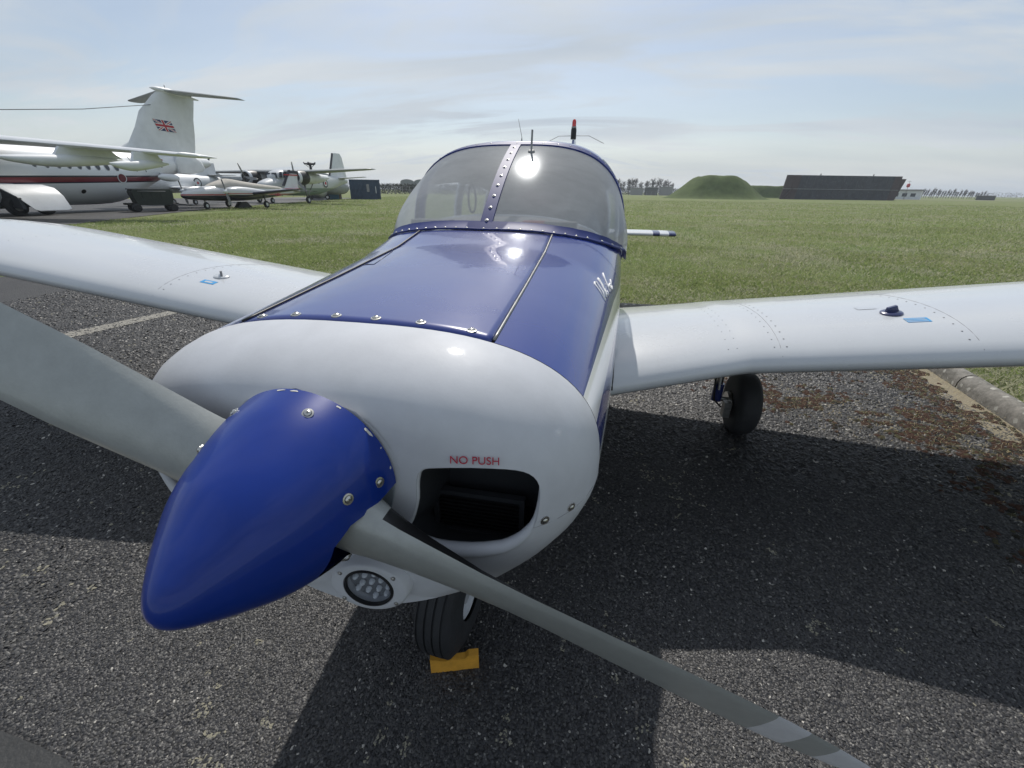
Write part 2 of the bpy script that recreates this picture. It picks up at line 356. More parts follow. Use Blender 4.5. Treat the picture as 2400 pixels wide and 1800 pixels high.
def cowl_top():
    ny, nx = 30, 24; rings = []
    for i in range(ny+1):
        y = .2365 + (YB-.2365)*i/ny; tt = t_at_x(y, HX-.003)
        rings.append([bpt(y, tt+(math.pi-2*tt)*k/nx) for k in range(nx+1)])
    o = MB().rings(rings, wrap=False).build('top_cowl_door', BLUE, AC)
    md = o.modifiers.new('thick', 'SOLIDIFY'); md.thickness = .0015; md.offset = -1
    for sgn in (1, -1):
        rings = []
        for i in range(ny+1):
            y = .2365 + (YB-.2365)*i/ny; tt = t_at_x(y, HX+.003); t0 = R(-6)
            row = [bpt(y, t0+(tt-t0)*k/20) for k in range(21)]
            rings.append([Vector((p.x*sgn, p.y, p.z)) for p in row])
        MB().rings(rings, wrap=False).build('side_cowl', SIDE, AC)
        h = MB().tube([bpt(y, (t_at_x(y, HX)), .001) if sgn > 0 else Vector((-1, 1, 1))*bpt(y, t_at_x(y, HX), .001) for y in [.245+(YB-.25)*i/30 for i in range(31)]] if sgn > 0 else
                      [Vector((-p.x, p.y, p.z)) for p in [bpt(y, t_at_x(y, HX), .001) for y in [.245+(YB-.25)*i/30 for i in range(31)]]], .0034, 8)
        h.build('piano_hinge', DULLM if sgn > 0 else BLACK, AC)
    body_patch('lower_cowl', .2365, YB, math.pi+R(7), 2*math.pi-R(7), SIDE)
cowl_top()
# dark inner shell and firewall, added so the cowl seams look shaded
rings = [[bpt(y, 2*math.pi*k/48, -.006) for k in range(48)] for y in (.20, .5, .9, 1.19)]
MB().rings(rings, cap=True).build('dark_seam_liner', MATTBLACK, AC)

# nose bowl
def nose_bowl():
    S_ = [(.234, 1.0), (.225, 1.0), (.19, .985), (.15, .955), (.115, .91), (.085, .855), (.062, .79), (.047, .72), (.0395, .64), (.0375, .55), (.0362, .40), (.0355, .33)]
    cz = 1.055; rings = []; n = 96
    for y, s in S_:
        w_, zt, zb, zm, n_t, n_b = BODY[0][1:]
        ring = []
        for k in range(n):
            t = 2*math.pi*k/n; p = bpt(.235, t)
            e = max(0, (1-s))  # toward the spinner the ring rounds into a circle round the shaft
            q = Vector((p.x*s, y, 1.06+(p.z-1.06)*(s if p.z > 1.06 else s**.82)))
            if s < .6:
                k2 = (.6-s)/.27; rr = .166+(1-k2)*.06
                ang = math.atan2(q.z-1.118, q.x); circ = Vector((rr*math.cos(ang), y, 1.118+rr*math.sin(ang)))
                q = q.lerp(circ, min(1, k2))
            ring.append(q)
        rings.append(ring)
    m = MB(); m.rings(rings)
    m.f.append(tuple(range(n))); m.m.append(0)                 # back
    b = (len(rings)-1)*n; m.f.append(tuple(b+k for k in range(n-1, -1, -1))); m.m.append(0)
    o = m.build('nose_bowl', [BOWLW, MATTBLACK], AC)
    # inlets: rounded openings either side of the spinner
    INL = [(.232, 1.182), (.30, 1.19), (.352, 1.192), (.378, 1.182), (.389, 1.155), (.386, 1.10), (.372, 1.062), (.345, 1.035), (.30, 1.022), (.24, 1.014), (.205, 1.018), (.182, 1.032), (.170, 1.052), (.184, 1.08), (.194, 1.115), (.197, 1.15), (.206, 1.174)]
    INL = [(.442+(x-.442)*1.045, 1.567+(z-1.567)*1.045) for x, z in INL]
    for sg in (1, -1):
        pts = [Vector((x*sg, 0, z)) for x, z in INL]; N_ = len(pts); sm = []
        for i in range(N_):
            for q in range(3):
                t = q/3; p0, p1, p2, p3 = pts[i-1], pts[i], pts[(i+1) % N_], pts[(i+2) % N_]
                sm.append(.5*((2*p1)+(p2-p0)*t+(2*p0-5*p1+4*p2-p3)*t*t+(3*p1-p0-3*p2+p3)*t**3))
        # lip follows the bowl surface
        bpy.context.view_layer.update(); lp = []
        cx = sum(p.x for p in sm)/len(sm); czz = sum(p.z for p in sm)/len(sm)
        for p in sm:
            out_ = Vector((p.x-cx, 0, p.z-czz)).normalized()*.006
            ok, hit, nrm, _ = o.ray_cast(Vector((p.x+out_.x, -.3, p.z+out_.z)), Vector((0, 1, 0)))
            lp.append(Vector((p.x+out_.x*.3, (hit.y if ok else .05)+.006, p.z+out_.z*.3)))
        MB().tube(lp, [.0055+.006*max(0, (1.06-p.z)/.05) for p in lp], 10, closed=True).build('inlet_lip', BOWLW, AC)
        c = MB().rings([[Vector((p.x, y, p.z)) for p in sm] for y in (-.1, .04)]+[[Vector((p.x, .215, 1.0+(p.z-1.1)*1.0-.0)) for p in sm]], 0, cap=True)
        c.m = [1]*len(c.m)
        co = c.build('cutter', [BOWLW, MATTBLACK], None, smooth=False)
        boolean_cut(o, co)
    auto(o, 40)
    return o
bowl = nose_bowl()
def surf_hit(o, frm, d):
    bpy.context.view_layer.update()
    ok, hit, nrm, _ = o.ray_cast(Vector(frm), Vector(d).normalized()); return (hit, nrm) if ok else None
def orient(p, n, up=Vector((0, 0, 1))):
    n = Vector(n).normalized(); a = up.cross(n)
    if a.length < .1: a = Vector((1, 0, 0)).cross(n)
    a.normalize(); b = n.cross(a); m = Matrix((a, b, n)).transposed().to_4x4(); m.translation = p; return m
# pan head screw shared mesh: dome, washer and crossed slot
def screw_mesh(name, washer_col=True):
    m = MB(); m.lathe([(0.0, .0), (1.0, .0), (.98, .16), (.7, .2)], 14, 0); 
    m.lathe([(.62, .12), (.6, .34), (.42, .48), (.2, .54), (0, .55)], 14, 0)
    m.box((-.26, -.05, .50), (.26, .05, .565), 1); m.box((-.05, -.26, .50), (.05, .26, .566), 1)
    me = bpy.data.meshes.new(name); me.from_pydata(m.v, [], m.f); me.polygons.foreach_set('material_index', m.m)
    me.materials.append(STEEL); me.materials.append(BLACK); me.shade_smooth(); me.set_sharp_from_angle(angle=R(40)); return me
SCREW = screw_mesh('screw')
def screw(p, n, r, parent, name='screw'):
    o = bpy.data.objects.new(name, SCREW); C.objects.link(o); o.parent = parent
    mm = orient(Vector(p), n) @ Matrix.Rotation(random.uniform(0, 3), 4, 'Z') @ Matrix.Diagonal((r, r, r, 1)); o.matrix_local = mm; return o
def text_mesh(s, size, m, parent, p, n, up, name='lettering', ext=.0004, shear=0, sx=1):
    cu = bpy.data.curves.new('t', 'FONT'); cu.body = s; cu.size = size; cu.extrude = ext; cu.shear = shear; cu.align_x = 'CENTER'; cu.align_y = 'CENTER'
    o = bpy.data.objects.new('t', cu); C.objects.link(o); dg = bpy.context.evaluated_depsgraph_get(); dg.update()
    me = bpy.data.meshes.new_from_object(o.evaluated_get(dg)); bpy.data.objects.remove(o)
    me.name = name; me.materials.clear(); me.materials.append(m)
    q = bpy.data.objects.new(name, me); C.objects.link(q); q.parent = parent
    n = Vector(n).normalized(); up = Vector(up); a = up.cross(n).normalized(); b = n.cross(a)
    mm = Matrix((a, b, n)).transposed().to_4x4(); mm.translation = Vector(p) + n*.0012
    q.matrix_local = mm @ Matrix.Diagonal((sx, 1, 1, 1)); return q
# red NO PUSH above the inlet
h = surf_hit(bowl, (.285, -.3, 1.185), (0, 1, 0))
text_mesh('NO PUSH', .0185, LETRED, bowl, h[0]+Vector((0, -.002, 0)), h[1], (0, 0, 1), 'lettering')
c_ = MB().rings([[Vector((.062+.175*sgp(math.cos(2*math.pi*k/40), .85), y, .812+.052*sgp(math.sin(2*math.pi*k/40), .9)-.03*math.cos(2*math.pi*k/40)**2)) for k in range(40)] for y in (-.1, .068)], 0, cap=True)
boolean_cut(bowl, c_.build('cutter', [BOWLW, MATTBLACK], None, smooth=False)); auto(bowl, 40)
# cowl fasteners along the blue edge and on the bowl flank
for x in (-.245, -.165, -.07, .03, .13, .232):
    y = .262; t = math.acos(sgp(abs(x)/lerp_tab(BODY, y)[0], 1.5)); t = t if x > 0 else math.pi-t
    p = bpt(y, t); screw(p, (p.x*.25, -.05, 1), .0105, AC)
for p, n_ in (((.3963, .0722, 1.0586), (.6, -.8, -.05)), ((.438, .1124, 1.0607), (.75, -.66, -.05)), ((-.43, .105, 1.06), (-.75, -.66, -.05))): screw(p, n_, .0088, bowl)
pts = []
for i in range(16):
    t = i/15; hh = surf_hit(bowl, (.376+.4*t, -.2+.42*t, 1.045+.018*t), (-.25-.6*t, 1-.75*t, 0))
    if hh and hh[0].x > .37 and hh[1].x > .3: pts.append(hh[0])
if len(pts) > 3: MB().tube(pts, .0008, 5).build('seam', MGREY, bowl)
# oil cooler matrix and baffle behind the inlet (both sides)
for sg in (1, -1):
    b = MB(); b.box((sg*.29-.12, .19, .98), (sg*.29+.12, .2, 1.20)); b.build('inlet_baffle', MATTBLACK, AC, smooth=False)
    b = MB()
    for a_ in ((.165, .35, 1.02, 1.03), (.165, .35, .925, .935)): b.box((sg*a_[0] if sg > 0 else -a_[1], .145, a_[2]), (sg*a_[1] if sg > 0 else -a_[0], .16, a_[3]))
    for a_ in (.165, .34): b.box((min(sg*a_, sg*(a_+.01)), .145, .935), (max(sg*a_, sg*(a_+.01)), .16, 1.02))
    b.build('cooler_frame', MATTBLACK, AC, smooth=False)
    for i in range(9):
        z = .937+i*.0092; b = MB().box((min(sg*.175, sg*.34), .150, z), (max(sg*.175, sg*.34), .162, z+.004)); b.build('cooler_fin', BLACK, AC, smooth=False)
# spinner
AX = Vector((0, 0, 1.131))
SPR = [(0, 0), (.01, .0128), (.03, .0222), (.06, .0315), (.12, .0462), (.25, .0740), (.4, .1015), (.6, .1255), (.8, .143), (1, .153)]
def sr(s):
    s = min(1, max(0, s)); x = math.sqrt(s); P = [(math.sqrt(a), b_) for a, b_ in SPR]
    i = max(k for k in range(len(P)-1) if P[k][0] <= x+1e-9); i = min(i, len(P)-2)
    def sl(k): return (P[min(k+1, len(P)-1)][1]-P[max(k-1, 0)][1])/(P[min(k+1, len(P)-1)][0]-P[max(k-1, 0)][0])
    h = P[i+1][0]-P[i][0]; t = (x-P[i][0])/h
    return (2*t**3-3*t*t+1)*P[i][1]+(t**3-2*t*t+t)*h*sl(i)+(3*t*t-2*t**3)*P[i+1][1]+(t**3-t*t)*h*sl(i+1)
def spinner():
    prof = []; L = .285; n = 40
    for i in range(n+1):
        s = (i/n)**1.8; y = -.254 + L*s
        prof.append((sr(s), y))
    prof[0] = (0.0005, -.254)
    inner = [(max(.0004, r-.0025), y+.003 if i < 3 else y) for i, (r, y) in enumerate(prof)]
    Mx = Matrix(((1, 0, 0, 0), (0, 0, 1, 0), (0, -1, 0, 1.131), (0, 0, 0, 1)))  # local z -> world y
    Mx = Matrix(((1, 0, 0, 0), (0, 0, 1, 0), (0, 1, 0, 1.131), (0, 0, 0, 1)))
    m = MB(); m.lathe(prof + inner[::-1], 96, 0, Mx)
    o = m.build('spinner', [SPINB, BLACK], AC)
    an = R(-23.3)
    for s_ in (0, math.pi):
        a = an + s_; T = Matrix.Translation(AX) @ Matrix.Rotation(-a, 4, 'Y')
        # notch round the blade root, open towards the back
        c = MB(); poly = [(-.108, -.03), (-.094, -.056), (-.05, -.066), (.05, -.078), (.05, .062), (-.02, .052), (-.07, .047), (-.098, .026)]
        c.rings([[T @ Vector((x, p[0], p[1])) for p in poly] for x in (.07, .2)], 1, cap=True)
        boolean_cut(o, c.build('cutter', [SPINB, BLACK], None, smooth=False))
    auto(o, 30)
    bp_ = MB().lathe([(.0, .028), (.1495, .028), (.1505, .0295), (.1495, .0305), (.0, .0305)], 64, 0, Mx).build('spinner_backplate', mat('backplate_metal', (.30, .34, .38), .45, metal=.3, var=.3, vscale=30), AC, angle=30)
    MB().lathe([(.0, -.09), (.052, -.09), (.055, -.085), (.055, .02), (.0, .02)], 32, 0, Mx).build('propeller_hub', DULLM, AC, angle=30)
    for ang, yy in ((70, -.01), (122, -.01), (142, -.055), (10, -.005), (16, -.062), (196, -.06), (190, -.008), (250, -.01), (302, -.01), (322, -.06)):
        s = (yy+.254)/L; r = sr(s); a = R(ang)
        p = Vector((r*math.cos(a), yy, 1.131+r*math.sin(a))); screw(p, (math.cos(a), -.45, math.sin(a)), .0085, o)
    return o
spin = spinner()
# propeller blades
GB = GREYM
def blade_material():
    m = mat('propeller_blade_paint', (.36, .375, .36), .34, metal=.15, bump=.05, bscale=220); t = m.node_tree; b = t.nodes['Principled BSDF']; nz = t.nodes.new('ShaderNodeTexNoise'); nz.inputs['Scale'].default_value = 26; nz.inputs['Detail'].default_value = 10; nz.inputs['Roughness'].default_value = .75; nr = t.nodes.new('ShaderNodeMapRange'); nr.inputs[1].default_value = .35; nr.inputs[2].default_value = .75; nr.inputs[3].default_value = 1.05; nr.inputs[4].default_value = .86; t.links.new(nz.outputs['Fac'], nr.inputs[0])
    tcn = t.nodes.new('ShaderNodeTexCoord'); s = t.nodes.new('ShaderNodeSeparateXYZ'); t.links.new(tcn.outputs['Object'], s.inputs[0])
    # span coordinate bent by chord position gives the curved tip bands
    q = s
    k = t.nodes.new('ShaderNodeMath'); k.operation = 'MULTIPLY_ADD'; t.links.new(s.outputs['Z'], k.inputs[0]); k.inputs[1].default_value = .33; t.links.new(s.outputs['X'], k.inputs[2])
    prev = None
    for a0, b0 in ((.84, .90), (.955, 2)):
        a = t.nodes.new('ShaderNodeMath'); a.operation = 'GREATER_THAN'; t.links.new(k.outputs[0], a.inputs[0]); a.inputs[1].default_value = a0
        c = t.nodes.new('ShaderNodeMath'); c.operation = 'LESS_THAN'; t.links.new(k.outputs[0], c.inputs[0]); c.inputs[1].default_value = b0
        w_ = t.nodes.new('ShaderNodeMath'); w_.operation = 'MULTIPLY'; t.links.new(a.outputs[0], w_.inputs[0]); t.links.new(c.outputs[0], w_.inputs[1])
        mx_ = t.nodes.new('ShaderNodeMix'); mx_.data_type = 'RGBA'; t.links.new(w_.outputs[0], mx_.inputs[0]); mx_.inputs[7].default_value = (.72, .73, .76, 1)
        if prev is None: mx_.inputs[6].default_value = (.36, .375, .36, 1)
        else: t.links.new(prev, mx_.inputs[6])
        prev = mx_.outputs[2]
    mu = t.nodes.new('ShaderNodeMix'); mu.data_type = 'RGBA'; mu.blend_type = 'MULTIPLY'; mu.inputs[0].default_value = 1; t.links.new(tcn.outputs['Object'], nz.inputs['Vector']); t.links.new(prev, mu.inputs[6]); t.links.new(nr.outputs[0], mu.inputs[7]); t.links.new(mu.outputs[2], b.inputs['Base Color']); return m
BLADEM = blade_material()
def blade(ang):
    # local: x along span, z chordwise (leading edge +z), y forward is -; front face material 0, rear face 1
    st = [(.03, .125, .088, 15), (.09, .132, .086, 16), (.125, .138, .080, 17), (.15, .130, .070, 18), (.18, .129, .062, 20), (.23, .131, .050, 22), (.32, .135, .034, 25), (.40, .140, .024, 26), (.47, .141, .018, 25.5), (.60, .144, .014, 24), (.74, .138, .010, 22), (.84, .124, .008, 20.5), (.93, .100, .007, 19.5), (1.0, .072, .006, 19), (1.035, .042, .005, 18.5), (1.05, .014, .003, 18)]
    n = 14; rings = []
    for r, c, th_, be in st:
        b = R(be); ring = []
        for k in range(2*n):
            if k < n: u = k/n; side = 1
            else: u = 1-(k-n)/n; side = -1
            x = u; yt = th_*1.25*(math.sqrt(max(x, 0))*.9*(1-x)**.62 + .0)
            zc = (.5-x)*c   # leading edge at +z
            yf = -(yt*.9) if side > 0 else yt*(.10+1.05*min(1, max(0, 1-r/.62)*1.25))
            # rotate by pitch: chord leans so that the leading edge goes forward (-y)
            z_ = zc*math.cos(b) + yf*math.sin(b)*(1); y_ = -zc*math.sin(b) + yf*math.cos(b)
            ring.append(Vector((r, y_-.019, z_)))
        rings.append(ring)
    m = MB(); nn = 2*n
    m.rings(rings, cap=True)
    fi = 0
    for i in range(len(rings)-1):
        for k in range(nn):
            if k >= n and i >= 3 - (k-n < n*.7): m.m[fi] = 1
            fi += 1
    o = m.build('propeller_blade', [BLADEM, BLACK], AC, angle=50)
    o.location = AX-Vector((0, 0, .012)); o.rotation_euler = (0, -ang, 0)
    return o
blade(R(-23.3))
b2 = blade(R(156.7))
# ---- fuselage behind the firewall
def f3(v, n=3.): return max(0, 1-v**n)**(1/n)
XB = [(1.224, .0), (1.232, .16), (1.245, .27), (1.28, .355), (1.34, .43), (1.44, .495), (1.55, .53), (1.7, .555), (1.9, .568)]
def fus_half(y):
    """from the windscreen base round the side to the keel"""
    xb = lerp_tab(XB, y)[0]; w_, _, zb, _, _, n_b = lerp_tab(BODY, y)
    k = min(1, max(0, (y-1.224)/.676)); zm = 1.10+.15*k; H = .328-.02*k
    x0 = min(xb, w_); pts = []
    a0 = math.asin(min(1, (x0/w_))**1.5)
    for i in range(15):
        a = a0+(math.pi/2-a0)*i/14; x = w_*math.sin(a)**(2/3); pts.append(Vector((x, y, zm+H*max(0, math.cos(a))**(2/3))))
    for i in range(1, 15):
        a = math.pi/2*i/14; pts.append(Vector((w_*max(0, math.cos(a))**(2/n_b), y, zm-(zm-zb)*math.sin(a)**(2/n_b))))
    return pts
def base_pt(x):
    """windscreen base for signed x"""
    ax = abs(x); y = 1.224
    for (y0, x0), (y1, x1) in zip(XB, XB[1:]):
        if ax <= x1+1e-9: y = y0+(y1-y0)*(ax-x0)/(x1-x0); break
    else: y = 1.9
    p = fus_half(y)[0]; return Vector((x, y, p.z))
ys = [1.224, 1.2255, 1.228, 1.232, 1.238, 1.245, 1.262, 1.28, 1.31, 1.34, 1.39, 1.44, 1.5, 1.55, 1.62, 1.7, 1.8, 1.9]
rings = []
for y in ys:
    h = fus_half(y); rings.append(h + [Vector((-p.x, p.y, p.z)) for p in h[::-1]][1:])
o = MB().rings(rings, wrap=False).build('forward_fuselage', SIDE, AC)
# cabin and tail: roof arch + sides from Y=1.9
ARCH = [(1.87, 1.772), (1.95, 1.795), (2.1, 1.815), (2.5, 1.84), (3.0, 1.80), (3.5, 1.68), (4.0, 1.52), (4.6, 1.42), (5.4, 1.32), (6.75, 1.18)]
CABW = [(1.87, .568), (2.5, .575), (3.0, .55), (3.5, .48), (4.2, .36), (5.4, .19), (6.75, .03)]
SILL = [(1.87, 1.25), (3.2, 1.24), (4.2, 1.18), (6.75, 1.10)]
KEEL = [(1.87, .42), (3.0, .42), (4.2, .60), (5.4, .84), (6.75, 1.0)]
def cab(y, a, off=0):
    """a from 0 (right sill) over the roof to pi, then under to 2 pi"""
    w_ = lerp_tab(CABW, y)[0]; zt = lerp_tab(ARCH, y)[0]; zs = lerp_tab(SILL, y)[0]; zb = lerp_tab(KEEL, y)[0]
    c, s = math.cos(a), math.sin(a)
    if s >= 0: return Vector(((w_+off)*sgp(c, 2/3.1), y, zs+(zt-zs+off)*abs(s)**(2/3.1)))
    return Vector(((w_+off)*sgp(c, .55), y, zs-(zs-zb)*abs(s)**.55))
def cab_patch(name, y0, y1, a0, a1, m, ny=10, na=18, off=0, thick=0, parent=AC):
    rings = [[cab(y0+(y1-y0)*i/ny, a0+(a1-a0)*k/na, off) for k in range(na+1)] for i in range(ny+1)]
    o = MB().rings(rings, wrap=False).build(name, m, parent)
    if thick:
        md = o.modifiers.new('thick', 'SOLIDIFY'); md.thickness = thick; md.offset = -1
    return o
ROOFP = side_paint('roof_paint', (.70, .71, .72), [(1.66, 3, 0, CB)])
aw = R(50)   # windows reach this far up the arch
cab_patch('cabin_roof', 1.9, 3.3, aw, math.pi-aw, BLUE, thick=.012, na=28)
cab_patch('headlining', 1.93, 3.27, R(30), R(150), LIN, off=-.022, na=28)
cab_patch('cabin_side_lining', 1.93, 3.27, math.pi+R(1), 2*math.pi-R(1), LIN, na=36, off=-.015)
cab_patch('lower_fuselage', 1.9, 3.3, math.pi, 2*math.pi, SIDE, na=36)
cab_patch('rear_fuselage', 3.3, 6.75, 0, 2*math.pi, SIDE, ny=24, na=48)
for sg in (0, 1):
    A0, A1 = (0, aw) if not sg else (math.pi-aw, math.pi)
    for (y0, y1) in ((1.9, 1.965), (2.56, 2.66), (3.18, 3.3)):
        cab_patch('window_post', y0, y1, A0, A1, BLUE if y0 < 2 else WHITE, ny=3, thick=.02)
    for (y0, y1) in ((1.965, 2.56), (2.66, 3.18)):
        cab_patch('side_window', y0, y1, A0, A1, SIDEGL, ny=5)
# windscreen: rulings from the base curve to the front arch
def ws(u, v, bul=.05):
    """u in -1..1 across, v 0 base .. 1 arch"""
    a = math.pi/2*(1-abs(u)); T = cab(1.87, a); sx = 1 if u >= 0 else -1
    w_ = .568; xb = w_*(abs(u)**.92); B = base_pt(xb)
    P = B.lerp(T, v)
    n = Vector((.95*abs(u)**2, -.6*(1-abs(u)**2), .75*(1-.7*abs(u)**3))).normalized()
    P = P + n*(.03+(bul-.03)*abs(u)**2)*4*v*(1-v)*(1-abs(u)**6*.5)
    return Vector((P.x*sx, P.y, P.z))
NU, NV = 60, 16
for sx, nm in ((1, 'windscreen_pane'), (-1, 'windscreen_pane')):
    rings = [[ws(sx*(.0 + 1.*(i/NU)**1.0), j/NV) for j in range(NV+1)] for i in range(NU+1)]
    MB().rings(rings, wrap=False).build(nm, SCREEN, AC)
# centre strip with screws
rings = [[Vector((x, 0, 0)) + ws(0, v) + Vector((0, 0, 0)) + Vector((0, -.003, .004)) for x in (-.026, -.0245, .0245, .026)] for v in [i/20 for i in range(21)]]
for r_ in rings: r_[0].z -= .005; r_[3].z -= .005
cs = MB().rings(rings, wrap=False).build('centre_strip', STRIPB, AC, angle=30)
for i in range(9):
    v = .06+.108*i; p = ws(0, v)+Vector((0, -.0035, .0045)); screw(p, (0, -.55, .83), .0075, cs)
# base strip: band following the windscreen foot, standing on the cowl deck
us = [-1+2*i/80 for i in range(81)]
rings = []
for u in us:
    b0 = ws(u, 0); b1 = ws(u, .055); nrm = Vector((.8*u*abs(u), -.65*(1-u*u), .75)).normalized()
    tangent_out = Vector((.0, -1, 0)).lerp(Vector((1 if u > 0 else -1, -.2, -.1)), abs(u)**4).normalized()
    foot = b0 + tangent_out*.028 + Vector((0, 0, .002 - .012*abs(u)**3))
    rings.append([foot+Vector((0, 0, -.004)), foot+Vector((0, 0, .0015)), b0+nrm*.004+tangent_out*.006, b1+nrm*.005, b1+nrm*.001])
bs = MB().rings(rings, wrap=False).build('base_strip', STRIPB, AC, angle=35)
for i in range(25):
    u = -.93+1.86*i/24; k = int((u+1)/2*80); r_ = rings[k]; p = (r_[1]*.55+r_[2]*.45); nn = (r_[2]-r_[1]).cross(rings[min(80, k+1)][1]-r_[1]).normalized()
    if nn.z < 0: nn = -nn
    screw(p+nn*.0005, nn, .006, bs)
# arch strip where screen meets the roof
rings = []
for k in range(61):
    a = math.pi*k/60; p0 = cab(1.865, a, .004); p1 = cab(1.915, a, .006); rings.append([cab(1.862, a, -.004), p0, p1, cab(1.92, a, -.004)])
ar = MB().rings(rings, wrap=False).build('arch_strip', STRIPB, AC, angle=40)
for k in range(2, 59, 2):
    a = math.pi*k/60; p = cab(1.892, a, .005); q = cab(1.892, a, .02)-p; screw(p, q, .0055, ar)
# interior
def glareshield():
    rings = []
    for v in (0, .25, .5, .75, 1):
        row = []
        for i in range(41):
            u = -1+2*i/40; b = ws(u, .0); x = u*.52; yb = max(b.y+.02, 1.26); yend = 1.56+.05*(1-u*u)
            row.append(Vector((x*.98, yb+(max(yend, yb+.02)-yb)*v, b.z-.018+.048*v-.01*abs(u)**4)))
        rings.append(row)
    last = rings[-1]; rings.append([p+Vector((0, .012, -.02)) for p in last]); rings.append([p+Vector((0, .012, -.22)) for p in last])
    MB().rings(rings, wrap=False).build('glareshield', mat('glareshield_vinyl', (.17, .175, .18), .8), AC)
    MB().tube([p+Vector((0, .006, -.002)) for p in last], .008, 8).build('glareshield_edge', WHITE, AC)
glareshield()
for (x, y, w_, h_) in ((-.3, 1.40, .17, .02), (.26, 1.42, .17, .022), (.05, 1.38, .07, .012)):
    MB().box((x-w_/2, y, 1.40), (x+w_/2, y+.09, 1.425+h_)).build('loose_item', DGREY, AC, smooth=False)
MB().box((.12, 1.40, 1.40), (.21, 1.45, 1.45)).build('red_case', RED, AC, smooth=False)
FAB = mat('seat_fabric', (.30, .31, .32), .9, var=.3, vscale=20)
def seat(x, y):
    m = MB(); n = 20
    def ring(yy, z0, z1, w_):
        return [Vector((x+w_*sgp(math.cos(2*math.pi*k/n), .5), yy, (z0+z1)/2+(z1-z0)/2*sgp(math.sin(2*math.pi*k/n), .5))) for k in range(n)]
    m.rings([ring(y, .86, 1.40, .16), ring(y+.02, .85, 1.42, .20), ring(y+.09, .85, 1.43, .20), ring(y+.11, .87, 1.40, .17)], cap=True)
    o = m.build('seat_back', FAB, AC)
    m = MB(); m.rings([[Vector((x+.2*sgp(math.cos(2*math.pi*k/n), .4), y-.25+.25*sgp(math.sin(2*math.pi*k/n), .4), z)) for k in range(n)] for z in (.74, .76, .86, .88)], cap=True)
    m.build('seat_cushion', FAB, AC)
for x in (-.27, .27): seat(x, 2.33)
for x in (-.25, .25): seat(x, 2.95)
rings = [[cab(y, 2*math.pi*k/40, -.03) for k in range(40)] for y in (3.28, 3.29)]
MB().rings(rings, cap=True).build('rear_bulkhead', LIN, AC)
MB().box((-.5, 1.3, .50), (.5, 3.2, .53)).build('cabin_floor', LIN, AC, smooth=False)
# assist strap hanging inside the left of the cabin and door post
MB().tube([Vector((-.30+.022*math.sin(t), 2.1, 1.52+.075*math.cos(t))) for t in [2*math.pi*i/20 for i in range(20)]], .006, 6, closed=True).build('grab_strap', DGREY, AC)
for x in (-.27, .27):
    MB().tube([(x, 1.62, 1.22), (x, 1.78, 1.24)], .012, 8).build('control_column', BLACK, AC)
    MB().tube([Vector((x+.13*math.cos(t), 1.78, 1.24+.09*math.sin(t))) for t in [R(-200+220*i/16) for i in range(17)]], .012, 8).build('control_wheel', BLACK, AC)
# thermometer probe through the screen, whip aerial
def probe():
    p = ws(.045, .86); m = MB(); m.tube([p+Vector((0, -.03, -.06)), p+Vector((0, -.005, .0)), p+Vector((0, .012, .092))], .0048, 10)
    pr = m.build('outside_air_probe', DULLM, AC, angle=40)
    MB().lathe([(.0, 0), (.016, 0), (.016, .004), (.0, .006)], 14, 0, orient(p, (.05, -.5, .85))).build('probe_collar', DULLM, pr)
probe()
MB().tube([(-.03, 2.2, 1.82), (-.03, 2.2, 1.84), (-.055, 2.22, 1.93)], [.004, .0014, .001], 6).build('whip_aerial', BLACK, AC)

# ---- wings
def naca(u, t): return 5*t*(.2969*math.sqrt(max(u, 0))-.126*u-.3516*u*u+.2843*u**3-.1036*u**4)
YLE, ZLE, YTE, ZTE, DI = 1.452, .700, 3.134, .580, .127
WST = [(.50, 1.232, .752, .145), (.56, 1.262, .757, .145), (1.10, 1.445, YLE, .15), (1.18, YLE, None, .15)]
def wsec(x):
    """leading and trailing edge points and relative thickness at span x"""
    te = Vector((x, YTE, ZTE+DI*x)); le = Vector((x, YLE, ZLE+DI*x)); th_ = .145
    if x < 1.18:
        k = max(0, (1.18-x)/.62); le.y = YLE-.196*k; le.z = ZLE+DI*x-.008*k; th_ = .135
    if x > 4.05:
        k = (x-4.05)/.5; s = math.sqrt(max(.0009, 1-k*k)); mid = le.lerp(te, .45); le = mid+(le-mid)*(.55+.45*s); te = mid+(te-mid)*(.62+.38*s); th_ = .145*s; le.z -= .12*k*k; te.z -= .12*k*k
    return le, te, th_
def wpt(x, u, side, sg=1):
    """u 0 leading .. 1 trailing; side 1 top -1 bottom"""
    le, te, th_ = wsec(x); c = (te-le).length; d = (te-le)/c; n = Vector((0, -d.z, d.y)); n = n if n.z > 0 else -n
    cam_ = .022*(1-((u-.42)/.58 if u > .42 else (.42-u)/.42)**2)
    p = le + d*(u*c) + n*c*((naca(u, th_)*(1.05 if side > 0 else .88))*side + cam_)
    return Vector((p.x*sg, p.y, p.z))
def wing(sg):
    n = 26; us = [.5*(1-math.cos(math.pi*k/n)) for k in range(n+1)]
    xs = [.50, .56, .7, .85, 1.0, 1.10, 1.14, 1.18, 1.24, 1.6, 2.2, 2.8, 3.4, 3.8, 4.05, 4.2, 4.3, 4.4, 4.45, 4.49, 4.52, 4.54, 4.549]
    rings = [[wpt(x, u, 1, sg) for u in us[::-1]] + [wpt(x, u, -1, sg) for u in us[1:-1]] for x in xs]
    m = MB().rings(rings, cap=True); o = m.build('wing', WINGP, AC)
    return o
WINGP = mat('wing_white_paint', (.58, .60, .62), .24, coat=.5, coat_r=.05, var=.06, vscale=2, bump=.06, bscale=4)
t = WINGP.node_tree; b = t.nodes['Principled BSDF']; src = b.inputs['Base Color'].links[0].from_socket
